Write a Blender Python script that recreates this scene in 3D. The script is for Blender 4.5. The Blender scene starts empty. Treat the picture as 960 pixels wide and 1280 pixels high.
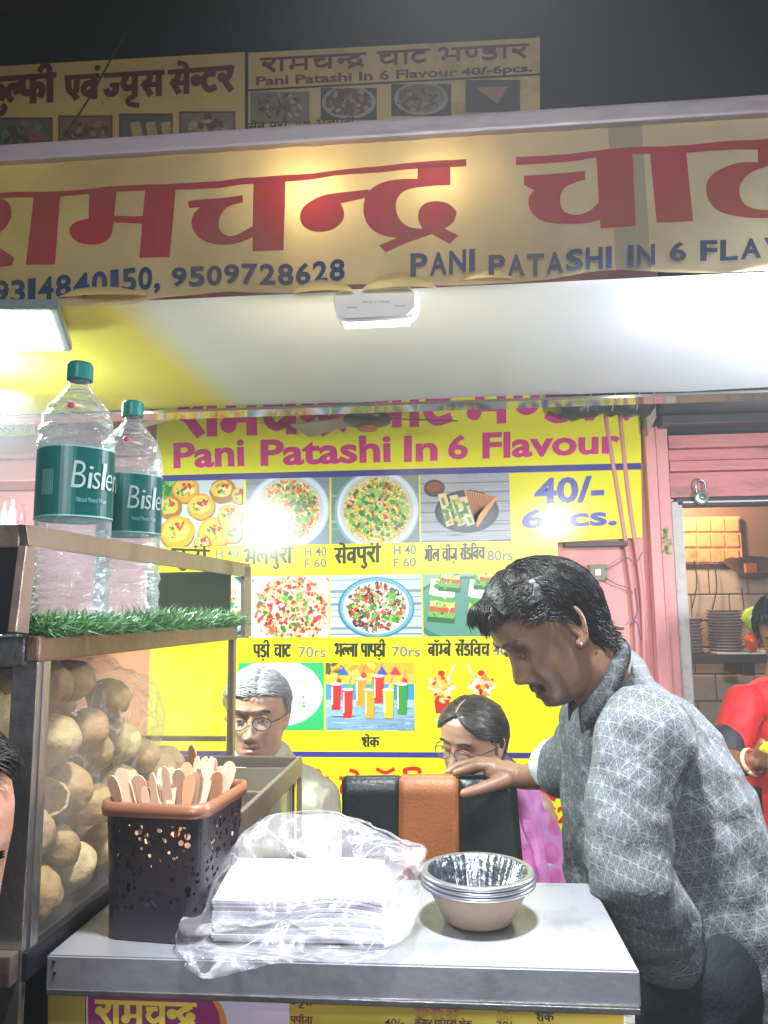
import bpy, bmesh, math, random
import numpy as np
from mathutils import Vector, Matrix, noise
random.seed(7); np.random.seed(7)
sc = bpy.context.scene
COL = sc.collection
R = math.radians
# ------------------------------------------------------------ camera, world, exposure, lamps
CZ, PITCH, YAW, ROLL = 1.45, R(7.65), R(5.0), R(.55)
_f = Vector((-math.sin(YAW)*math.cos(PITCH), math.cos(YAW)*math.cos(PITCH), math.sin(PITCH)))
_r0 = Vector((math.cos(YAW), math.sin(YAW), 0)); _u0 = _r0.cross(_f)
_r = _r0*math.cos(ROLL) - _u0*math.sin(ROLL); _u = _r0*math.sin(ROLL) + _u0*math.cos(ROLL)
cam = bpy.data.cameras.new('camera'); cam_o = bpy.data.objects.new('camera', cam); COL.objects.link(cam_o)
cam_o.matrix_world = Matrix(((_r.x, _u.x, -_f.x, 0), (_r.y, _u.y, -_f.y, 0), (_r.z, _u.z, -_f.z, CZ), (0, 0, 0, 1)))
cam.sensor_fit = 'VERTICAL'; cam.sensor_height = 36; cam.lens = 36*960/1280
cam.clip_start = .05; cam.clip_end = 200
sc.camera = cam_o
w = bpy.data.worlds.new('World'); sc.world = w; w.use_nodes = True
w.node_tree.nodes['Background'].inputs[0].default_value = (.5, .6, .8, 1)
w.node_tree.nodes['Background'].inputs[1].default_value = .0015
sc.view_settings.view_transform = 'Standard'; sc.view_settings.look = 'None'
sc.view_settings.exposure = 1.18; sc.view_settings.gamma = 1
sc.cycles.max_bounces = 8; sc.cycles.transparent_max_bounces = 16; sc.cycles.caustics_reflective = False; sc.cycles.caustics_refractive = False
sc.cycles.sample_clamp_indirect = 6

LAMPS = dict(flood=34, counter=6, side=12, side2=26, street=7, room=24, flood2=10)  # street and side2 feed added fills, not lamps
def area(name, loc, size, power, color, rot=(0, 0, 0), sy=None, spread=180):
    l = bpy.data.lights.new(name, 'AREA'); l.energy = power; l.color = color; l.size = size
    if sy: l.shape = 'RECTANGLE'; l.size_y = sy
    l.spread = R(spread)
    o = bpy.data.objects.new(name, l); o.location = loc; o.rotation_euler = rot; COL.objects.link(o); return o
def point(name, loc, power, color, rad=.03):
    l = bpy.data.lights.new(name, 'POINT'); l.energy = power; l.color = color; l.shadow_soft_size = rad
    o = bpy.data.objects.new(name, l); o.location = loc; COL.objects.link(o); return o
# ------------------------------------------------------------ pixel -> point helpers (authoring on real planes)
def ray(px, py): return _f + _r*((px-480)/960) + _u*((640-py)/960)
def A(px, py, Y):
    d = ray(px, py); p = d*(Y/d.y); p.z += CZ; return p
def AZ(px, py, Z):
    d = ray(px, py); p = d*((Z-CZ)/d.z); p.z += CZ; return p
def AX(px, py, X):
    d = ray(px, py); p = d*(X/d.x); p.z += CZ; return p
# ------------------------------------------------------------ materials
def lin(h):
    if not isinstance(h, str): return (*h[:3], 1)
    h = h.lstrip('#'); c = [int(h[i:i+2], 16)/255 for i in (0, 2, 4)]
    return (*[x/12.92 if x <= .04045 else ((x+.055)/1.055)**2.4 for x in c], 1)
def nt(m): return m.node_tree.nodes, m.node_tree.links
def mat(name, color, rough=.5, metal=0, var=.12, scale=8, bump=0, bscale=60, spec=.5, sss=0, dirt=None, dscale=3, damt=.5, stretch=None):
    m = bpy.data.materials.new(name); m.use_nodes = True; N, L = nt(m); b = N['Principled BSDF']
    b.inputs['Roughness'].default_value = rough; b.inputs['Metallic'].default_value = metal
    b.inputs['Specular IOR Level'].default_value = spec
    c = lin(color); tc = N.new('ShaderNodeTexCoord'); src = tc.outputs['Object']
    if stretch:
        mp = N.new('ShaderNodeMapping'); mp.inputs['Scale'].default_value = stretch; L.new(src, mp.inputs[0]); src = mp.outputs[0]
    nz = N.new('ShaderNodeTexNoise'); nz.inputs['Scale'].default_value = scale; nz.inputs['Detail'].default_value = 5; L.new(src, nz.inputs[0])
    mx = N.new('ShaderNodeMix'); mx.data_type = 'RGBA'; L.new(nz.outputs[0], mx.inputs[0])
    mx.inputs[6].default_value = tuple(max(0, v*(1-var)) for v in c[:3])+(1,); mx.inputs[7].default_value = tuple(min(1, v*(1+var)) for v in c[:3])+(1,)
    out = mx.outputs[2]
    if dirt:
        n2 = N.new('ShaderNodeTexNoise'); n2.inputs['Scale'].default_value = dscale; n2.inputs['Detail'].default_value = 8; n2.inputs['Roughness'].default_value = .65; L.new(src, n2.inputs[0])
        rp = N.new('ShaderNodeValToRGB'); rp.color_ramp.elements[0].position = .52; rp.color_ramp.elements[1].position = .68
        rp.color_ramp.elements[1].color = (damt, damt, damt, 1); L.new(n2.outputs[0], rp.inputs[0])
        m2 = N.new('ShaderNodeMix'); m2.data_type = 'RGBA'; L.new(rp.outputs[0], m2.inputs[0]); L.new(out, m2.inputs[6]); m2.inputs[7].default_value = lin(dirt); out = m2.outputs[2]
    L.new(out, b.inputs['Base Color'])
    if sss: b.inputs['Subsurface Weight'].default_value = sss; b.inputs['Subsurface Scale'].default_value = .01
    if bump:
        n3 = N.new('ShaderNodeTexNoise'); n3.inputs['Scale'].default_value = bscale; n3.inputs['Detail'].default_value = 4; L.new(src, n3.inputs[0])
        bp = N.new('ShaderNodeBump'); bp.inputs['Strength'].default_value = bump; bp.inputs['Distance'].default_value = .01; L.new(n3.outputs[0], bp.inputs['Height']); L.new(bp.outputs[0], b.inputs['Normal'])
    return m
def emat(name, color, s):
    m = bpy.data.materials.new(name); m.use_nodes = True; b = nt(m)[0]['Principled BSDF']
    b.inputs['Base Color'].default_value = (.8, .8, .8, 1); b.inputs['Emission Color'].default_value = lin(color); b.inputs['Emission Strength'].default_value = s
    return m
def vmat(name, rough=.5, spec=.5, transl=0, sss=0, bump=0, bscale=200, dirt=None, damt=.4):
    m = bpy.data.materials.new(name); m.use_nodes = True; N, L = nt(m); b = N['Principled BSDF']
    at = N.new('ShaderNodeVertexColor'); at.layer_name = 'Col'
    out = at.outputs[0]
    if dirt:
        tc = N.new('ShaderNodeTexCoord'); n2 = N.new('ShaderNodeTexNoise'); n2.inputs['Scale'].default_value = 5; n2.inputs['Detail'].default_value = 8; L.new(tc.outputs['Object'], n2.inputs[0])
        rp = N.new('ShaderNodeValToRGB'); rp.color_ramp.elements[0].position = .4; rp.color_ramp.elements[1].position = .75; rp.color_ramp.elements[1].color = (damt,)*3+(1,); L.new(n2.outputs[0], rp.inputs[0])
        m2 = N.new('ShaderNodeMix'); m2.data_type = 'RGBA'; L.new(rp.outputs[0], m2.inputs[0]); L.new(out, m2.inputs[6]); m2.inputs[7].default_value = lin(dirt); out = m2.outputs[2]
    L.new(out, b.inputs['Base Color'])
    b.inputs['Roughness'].default_value = rough; b.inputs['Specular IOR Level'].default_value = spec
    if sss: b.inputs['Subsurface Weight'].default_value = sss; b.inputs['Subsurface Scale'].default_value = .008
    if bump:
        tc = N.new('ShaderNodeTexCoord'); n3 = N.new('ShaderNodeTexNoise'); n3.inputs['Scale'].default_value = bscale; L.new(tc.outputs['Object'], n3.inputs[0])
        bp = N.new('ShaderNodeBump'); bp.inputs['Strength'].default_value = bump; bp.inputs['Distance'].default_value = .005; L.new(n3.outputs[0], bp.inputs['Height']); L.new(bp.outputs[0], b.inputs['Normal'])
    if transl:
        t = N.new('ShaderNodeBsdfTranslucent'); L.new(out, t.inputs[0]); mx = N.new('ShaderNodeMixShader'); mx.inputs[0].default_value = transl
        L.new(b.outputs[0], mx.inputs[1]); L.new(t.outputs[0], mx.inputs[2]); L.new(mx.outputs[0], N['Material Output'].inputs[0])
    return m
def film(name, tint=(1, 1, 1), body=.12, bodycol=(.8, .8, .8), rough=.08, gloss=1.45, bump=0, bscale=20, dust=0, wrk=0, edge=0, bstr=None):
    """clear thin sheet: see-through + fresnel gloss + a little milky body"""
    m = bpy.data.materials.new(name); m.use_nodes = True; N, L = nt(m); N.remove(N['Principled BSDF'])
    tr = N.new('ShaderNodeBsdfTransparent'); tr.inputs[0].default_value = (*tint, 1)
    gl = N.new('ShaderNodeBsdfGlossy'); gl.inputs['Roughness'].default_value = rough
    df = N.new('ShaderNodeBsdfDiffuse'); df.inputs[0].default_value = (*bodycol, 1)
    lw = N.new('ShaderNodeLayerWeight'); lw.inputs[0].default_value = .5; pw = N.new('ShaderNodeMath'); pw.operation = 'POWER'; pw.inputs[1].default_value = 4; L.new(lw.outputs['Facing'], pw.inputs[0])
    f0 = ((gloss-1)/(gloss+1))**2; fr = N.new('ShaderNodeMath'); fr.operation = 'MULTIPLY_ADD'; L.new(pw.outputs[0], fr.inputs[0]); fr.inputs[1].default_value = min(.75, gloss-1); fr.inputs[2].default_value = f0
    m1 = N.new('ShaderNodeMixShader'); m1.inputs[0].default_value = body; L.new(tr.outputs[0], m1.inputs[1]); L.new(df.outputs[0], m1.inputs[2])
    m2 = N.new('ShaderNodeMixShader'); L.new(fr.outputs[0], m2.inputs[0]); L.new(m1.outputs[0], m2.inputs[1]); L.new(gl.outputs[0], m2.inputs[2])
    L.new(m2.outputs[0], N['Material Output'].inputs[0])
    tc = N.new('ShaderNodeTexCoord')
    if dust:
        n = N.new('ShaderNodeTexNoise'); n.inputs['Scale'].default_value = 6; n.inputs['Detail'].default_value = 8; L.new(tc.outputs['Object'], n.inputs[0])
        mr = N.new('ShaderNodeMapRange'); mr.inputs[1].default_value = .4; mr.inputs[2].default_value = .8; mr.inputs[3].default_value = body; mr.inputs[4].default_value = body+dust; L.new(n.outputs[0], mr.inputs[0]); L.new(mr.outputs[0], m1.inputs[0])
    if edge:
        ma = N.new('ShaderNodeMath'); ma.operation = 'MULTIPLY_ADD'; L.new(pw.outputs[0], ma.inputs[0]); ma.inputs[1].default_value = edge; ma.inputs[2].default_value = body; ma.use_clamp = True; L.new(ma.outputs[0], m1.inputs[0])
    if wrk:
        n = N.new('ShaderNodeTexNoise'); n.inputs['Scale'].default_value = 9; n.inputs['Detail'].default_value = 5; n.inputs['Distortion'].default_value = 2.2; L.new(tc.outputs['Object'], n.inputs[0])  # whitens noise ridges, so wrinkle highlights sit in the film's colour
        s_ = N.new('ShaderNodeMath'); s_.operation = 'SUBTRACT'; s_.inputs[1].default_value = .5; L.new(n.outputs[0], s_.inputs[0]); ab = N.new('ShaderNodeMath'); ab.operation = 'ABSOLUTE'; L.new(s_.outputs[0], ab.inputs[0])
        mr = N.new('ShaderNodeMapRange'); mr.inputs[1].default_value = 0; mr.inputs[2].default_value = .045; mr.inputs[3].default_value = body+wrk; mr.inputs[4].default_value = body; L.new(ab.outputs[0], mr.inputs[0]); L.new(mr.outputs[0], m1.inputs[0])
    if bump:
        n = N.new('ShaderNodeTexNoise'); n.inputs['Scale'].default_value = bscale; n.inputs['Detail'].default_value = 3; n.inputs['Distortion'].default_value = 1.5
        if bstr: mp = N.new('ShaderNodeMapping'); mp.inputs['Scale'].default_value = bstr; L.new(tc.outputs['Object'], mp.inputs[0]); L.new(mp.outputs[0], n.inputs[0])
        else: L.new(tc.outputs['Object'], n.inputs[0])
        bp = N.new('ShaderNodeBump'); bp.inputs['Strength'].default_value = bump; bp.inputs['Distance'].default_value = .02; L.new(n.outputs[0], bp.inputs['Height'])
        L.new(bp.outputs[0], gl.inputs['Normal']); L.new(bp.outputs[0], lw.inputs['Normal'])
    return m
M = {}
M['steel'] = mat('brushed steel', '#b9b8ba', .28, .9, .10, 6, .25, 30, dirt='#6a625c', dscale=4, damt=.35, stretch=(1, 6, 1))
M['steel_top'] = mat('steel table top', '#b9bcc4', .36, .7, .12, 5, .35, 10, dirt='#7d7d84', dscale=9, damt=.55)
M['steel_warm'] = mat('greasy steel', '#a8978c', .35, .75, .2, 7, .2, 30, dirt='#3b2f28', dscale=6, damt=.5)
M['dark_steel'] = mat('dark steel', '#33323a', .4, .6, .2, 6)
M['pink'] = mat('pink wall paint', '#e8a09c', .55, 0, .08, 5, .25, 25, dirt='#c47f78', dscale=4, damt=.45)
M['pink_wood'] = mat('peeling pink paint on wood', '#d98688', .6, 0, .12, 6, .5, 40, dirt='#7d6259', dscale=9, damt=.8, stretch=(.35, 1, 1.6))
M['white_wall'] = mat('white painted plaster', '#cfcac8', .7, 0, .06, 9, .3, 60, dirt='#948d88', dscale=9, damt=.5)
M['brown_wall'] = mat('brown painted wall', '#4a3232', .5, 0, .15, 5, .2, 30)
M['black'] = mat('black plastic', '#141416', .4)
M['dark_wall'] = mat('sooty dark wall', '#23201d', .8, 0, .4, 3, .4, 20, dirt='#3b3630', dscale=4); M['night_black'] = mat('night black facade', '#0d0c0b', .9, 0, .4, 3, .4, 20, dirt='#1a1815', dscale=4)  # facade near black: the dark of night is put into its colour
M['concrete'] = mat('stained concrete', '#6d6660', .8, 0, .2, 5, .4, 40, dirt='#3b3531', dscale=3)
M['white_pl'] = mat('white plastic', '#dcdcda', .35, 0, .03, 10, dirt='#a8a49c', dscale=8, damt=.3)
M['alu'] = mat('painted aluminium pipe', '#c9bcc2', .4, .2, .07, 12, .1, 60, dirt='#7c7074', dscale=14, damt=.5, stretch=(.3, 1, 1))
M['yellow_v'] = mat('yellow vinyl', '#e8dc1e', .35, 0, .04)
M['glass'] = film('dusty case glass', (.98, .98, .95), .04, (.75, .7, .6), .05, 1.12, dust=.12)
M['print'] = vmat('printed flex sheet', .22, .5)
M['print_old'] = vmat('dusty printed board', .6, .3, dirt='#4a4238', damt=.6)
M['banner'] = vmat('printed cloth banner', .7, .2, .42, bump=.25, bscale=25, dirt='#8f7f5a', damt=.55)
M['skin'] = vmat('skin', .42, .5, 0, .12, .12, 260)
M['hair'] = mat('black hair', '#0e0b09', .38, 0, .3, 60, spec=.35)
M['grey_hair'] = mat('grey hair', '#9a9a9c', .45, 0, .3, 90)
# ------------------------------------------------------------ object helpers
def put(o, parent=None): COL.objects.link(o); o.parent = parent; return o
def ptexts(name, fn, m, parent, items, base=.001):
    for it in items:
        p = Print(fn, base)
        if it[0] == 'D': p.deva(*it[1:])
        else: p.text(*it[1:])
        p.obj(name, m, parent)
def tag(o, label=None, cat=None, group=None, kind=None):
    if label: o['label'] = label
    if cat: o['category'] = cat
    if group: o['group'] = group
    if kind: o['kind'] = kind
    return o
def thing(name, label, cat, loc=(0, 0, 0), group=None):
    o = bpy.data.objects.new(name, None); o.empty_display_size = .05; o.location = loc; put(o); return tag(o, label, cat, group)
def link(name, me, parent=None):
    o = bpy.data.objects.new(name, me); put(o)
    if parent is not None:
        o.parent = parent; o.matrix_parent_inverse = Matrix.Translation(-Vector(parent.location))
    return o
def obj(name, bm, m, parent=None, smooth=False, bevel=0):
    if bevel: bmesh.ops.bevel(bm, geom=bm.edges[:], offset=bevel, segments=2, profile=.7, affect='EDGES', clamp_overlap=True)
    me = bpy.data.meshes.new(name); bm.to_mesh(me); bm.free()
    for mm in (m if isinstance(m, (list, tuple)) else [m]): me.materials.append(mm)
    if smooth: me.shade_smooth()
    return link(name, me, parent)
def box(bm, a, b, mi=0, rot=None, piv=None):
    a = Vector(a); b = Vector(b); vs = []
    for i in range(8):
        v = Vector(((a.x, b.x)[i & 1], (a.y, b.y)[i >> 1 & 1], (a.z, b.z)[i >> 2 & 1]))
        if rot is not None: v = rot @ (v-piv) + piv
        vs.append(bm.verts.new(v))
    for q in ((0, 2, 3, 1), (4, 5, 7, 6), (0, 1, 5, 4), (2, 6, 7, 3), (0, 4, 6, 2), (1, 3, 7, 5)):
        f = bm.faces.new([vs[k] for k in q]); f.material_index = mi
    return vs
def boxo(name, a, b, m, parent=None, bevel=.002, rot=None, piv=None):
    bm = bmesh.new(); box(bm, a, b, 0, rot, piv); return obj(name, bm, m, parent, bevel=bevel)
def quadbox(bm, pts, th, mi=0):
    """four corner points (a plane) given thickness vector th"""
    p = [Vector(q) for q in pts]; th = Vector(th); a = [bm.verts.new(q) for q in p]; b = [bm.verts.new(q+th) for q in p]; n = len(p)
    f = [bm.faces.new(a), bm.faces.new(b[::-1])] + [bm.faces.new((a[i], b[i], b[(i+1) % n], a[(i+1) % n])) for i in range(n)]
    for q in f: q.material_index = mi
    bmesh.ops.recalc_face_normals(bm, faces=f)
def frame(d):
    d = d.normalized(); x = d.orthogonal().normalized(); return x, d.cross(x)
def tube(bm, pts, r, n=8, caps=True, mi=0):
    pts = [Vector(p) for p in pts]; rs = r if isinstance(r, (list, tuple)) else [r]*len(pts); rings = []; x = None
    for i, p in enumerate(pts):
        d = (pts[min(i+1, len(pts)-1)]-pts[max(i-1, 0)]).normalized()
        if x is None: x, y = frame(d)
        else:
            x = (x - d*x.dot(d)); x = x.normalized() if x.length > 1e-6 else frame(d)[0]; y = d.cross(x)
        rings.append([bm.verts.new(p + (x*math.cos(2*math.pi*k/n)+y*math.sin(2*math.pi*k/n))*rs[i]) for k in range(n)])
    for a, b in zip(rings, rings[1:]):
        for k in range(n):
            f = bm.faces.new((a[k], a[(k+1) % n], b[(k+1) % n], b[k])); f.material_index = mi
    if caps:
        bm.faces.new(rings[0][::-1]).material_index = mi; bm.faces.new(rings[-1]).material_index = mi
def tubeo(name, pts, r, m, parent=None, n=8):
    bm = bmesh.new(); tube(bm, pts, r, n); return obj(name, bm, m, parent, True)
def lathe(bm, prof, c, n=32, mi=0, fl=None, axis=None):
    c = Vector(c); rings = []
    for i, (r, z) in enumerate(prof):
        ring = []
        for k in range(n):
            a = 2*math.pi*k/n; rr = r*(1+(fl(i, a) if fl else 0)); ring.append(bm.verts.new(c+Vector((rr*math.cos(a), rr*math.sin(a), z))))
        rings.append(ring)
    for a, b in zip(rings, rings[1:]):
        for k in range(n):
            f = bm.faces.new((a[k], a[(k+1) % n], b[(k+1) % n], b[k])); f.material_index = mi
    return rings
def ell(bm, c, rad, rot=None, n=16, mi=0):
    mtx = Matrix.Translation(Vector(c)) @ (rot.to_4x4() if rot is not None else Matrix()) @ Matrix.Diagonal((*rad, 1))
    r = bmesh.ops.create_uvsphere(bm, u_segments=n, v_segments=max(6, n*2//3), radius=1, matrix=mtx)
    for v in r['verts']:
        for f in v.link_faces: f.material_index = mi
def smoothpts(P, k=6):
    P = [Vector(p) for p in P]; Q = [P[0]] + P + [P[-1]]; out = []
    for i in range(1, len(Q)-2):
        for j in range(k):
            t = j/k; a, b, c, d = Q[i-1:i+3]
            out.append(.5*((2*b)+(-a+c)*t+(2*a-5*b+4*c-d)*t*t+(-a+3*b-3*c+d)*t**3))
    return out+[P[-1]]
def wire(name, pts, r, m, parent=None, label=None, cat=None, n=6):
    o = tubeo(name, smoothpts(pts, 5), r, m, parent, n)
    if label: tag(o, label, cat)
    return o
# ------------------------------------------------------------ flat print: coloured polygons on a sheet
def clip_poly(P, x0, x1, y0, y1):
    for ax, lim, s in ((0, x0, 1), (0, x1, -1), (1, y0, 1), (1, y1, -1)):
        out = []
        for i in range(len(P)):
            a, b = P[i-1], P[i]; da, db = s*(a[ax]-lim), s*(b[ax]-lim)
            if (da >= 0) != (db >= 0):
                t = da/(da-db); out.append((a[0]+(b[0]-a[0])*t, a[1]+(b[1]-a[1])*t))
            if db >= 0: out.append(b)
        P = out
        if len(P) < 3: return []
    return P
_txt = {}
def glyphs(s, off=0.0):
    if (s, off) in _txt: return _txt[s, off]
    c = bpy.data.curves.new('t', 'FONT'); c.body = s; c.offset = off; c.resolution_u = 3
    o = bpy.data.objects.new('t', c); COL.objects.link(o)
    dg = bpy.context.evaluated_depsgraph_get(); me = bpy.data.meshes.new_from_object(o.evaluated_get(dg))
    V = np.array([v.co[:2] for v in me.vertices]); F = [list(p.vertices) for p in me.polygons]
    V = V - V.min(0); V = V/V.max(0)
    bpy.data.objects.remove(o); bpy.data.meshes.remove(me); bpy.data.curves.remove(c)
    _txt[s, off] = (V, F); return V, F
class Print:
    """coordinates are (a,b); fn(a,b,d) gives the 3D point at height d above the sheet"""
    def __init__(s, fn, base=.0006): s.fn = fn; s.d = base; s.V = []; s.F = []; s.C = []; s.clip = None
    def layer(s, k=.0003): s.d += k
    def poly(s, P, col, jit=True):
        if s.clip: P = clip_poly(P, *s.clip)
        if len(P) < 3: return
        d = s.d + (random.random()*.00025 if jit else 0); n = len(s.V)
        s.V += [s.fn(p[0], p[1], d) for p in P]; s.F.append(list(range(n, n+len(P)))); s.C.append(lin(col))
    def rect(s, a0, b0, a1, b1, col): s.poly([(a0, b0), (a1, b0), (a1, b1), (a0, b1)], col, False)
    def disc(s, a, b, ra, rb, col, n=20, ang=0, wob=0):
        P = []
        for k in range(n):
            t = 2*math.pi*k/n; r = 1+random.uniform(-wob, wob); x, y = ra*r*math.cos(t), rb*r*math.sin(t)
            P.append((a+x*math.cos(ang)-y*math.sin(ang), b+x*math.sin(ang)+y*math.cos(ang)))
        s.poly(P, col)
    def ring(s, a, b, ra, rb, w, col, t0=0, t1=2*math.pi, n=20):
        for k in range(n):
            p, q = t0+(t1-t0)*k/n, t0+(t1-t0)*(k+1)/n
            s.poly([(a+ra*math.cos(p), b+rb*math.sin(p)), (a+ra*math.cos(q), b+rb*math.sin(q)), (a+(ra-w)*math.cos(q), b+(rb-w*rb/ra)*math.sin(q)), (a+(ra-w)*math.cos(p), b+(rb-w*rb/ra)*math.sin(p))], col, False)
    def quad_uv(s, q): # q: TL, TR, BR, BL ; returns map u right 0..1, v up 0..1
        tl, tr, br, bl = q
        return lambda u, v: tuple((bl[i]*(1-u)+br[i]*u)*(1-v)+(tl[i]*(1-u)+tr[i]*u)*v for i in (0, 1))
    def text(s, t, q, col, off=.02):
        V, F = glyphs(t, off); m = s.quad_uv(q); s.layer(.0002)
        for f in F:
            P = [m(*V[i]) for i in f]; s.poly(P, col, False)
        s.layer(.0001)
    def stroke(s, P, wd, m, col, asp):
        P = [Vector(p) for p in P]; L_, R_ = [], []
        for i, p in enumerate(P):
            d = (P[min(i+1, len(P)-1)]-P[max(0, i-1)]); d.x *= asp
            d = d.normalized() if d.length > 1e-9 else Vector((1, 0)); n = Vector((-d.y/asp, d.x))*wd/2
            L_.append(p+n); R_.append(p-n)
        for i in range(len(P)-1):
            s.poly([m(*L_[i]), m(*L_[i+1]), m(*R_[i+1]), m(*R_[i])], col)
    def deva(s, toks, q, col, t=.17, asp=None):
        """Devanagari word(s) from own stroke letters; q spans baseline..headline"""
        s.layer(.0002); x = 0; items = []; segs = []; start = None
        for k in toks.split():
            if k == '_': segs.append((start, x)); start = None; x += .35; continue
            if start is None: start = x
            if k == 'bh':
                if x > start: segs.append((start, x-.04))
                start = x+.40
            adv, st = DEV[k]; items.append((x, st)); x += adv
        segs.append((start, x)); W = x
        m0 = s.quad_uv(q)
        if asp is None: asp = 1
        wq = math.dist(q[0], q[1])/W; hq = math.dist(q[0], q[3]); asp = wq/hq  # unit x -> unit y ratio on the sheet
        m = lambda a, b: m0(a/W, b)
        for a, b in segs: s.poly([m(a-.03, 1+t*.28), m(b+.03, 1+t*.28), m(b+.03, 1-t*.5), m(a-.03, 1-t*.5)], col)
        for x0, st in items:
            for kind, P, *ww in st:
                P = [(x0+a, b) for a, b in P]; wd = t*(ww[0] if ww else 1)
                if kind == 'D': # blob
                    (a, b) = P[0]; s.poly([m(a+wd*.8/asp*math.cos(j*.52), b+wd*.8*math.sin(j*.52)) for j in range(12)], col); continue
                if kind == 'C': P = [(v.x, v.y) for v in smoothpts([(a, b, 0) for a, b in P], 4)]
                s.stroke(P, wd, m, col, asp)
        s.layer(.0001)
    def obj(s, name, m, parent=None, slice_x=None):
        me = bpy.data.meshes.new(name); me.from_pydata([tuple(v) for v in s.V], [], s.F); me.materials.append(m)
        ca = me.color_attributes.new('Col', 'FLOAT_COLOR', 'CORNER')
        ls = np.array([len(f) for f in s.F]); ca.data.foreach_set('color', np.repeat(np.array(s.C, dtype=np.float32), ls, axis=0).ravel())
        return link(name, me, parent)
L, C, D = 'L', 'C', 'D'
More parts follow.
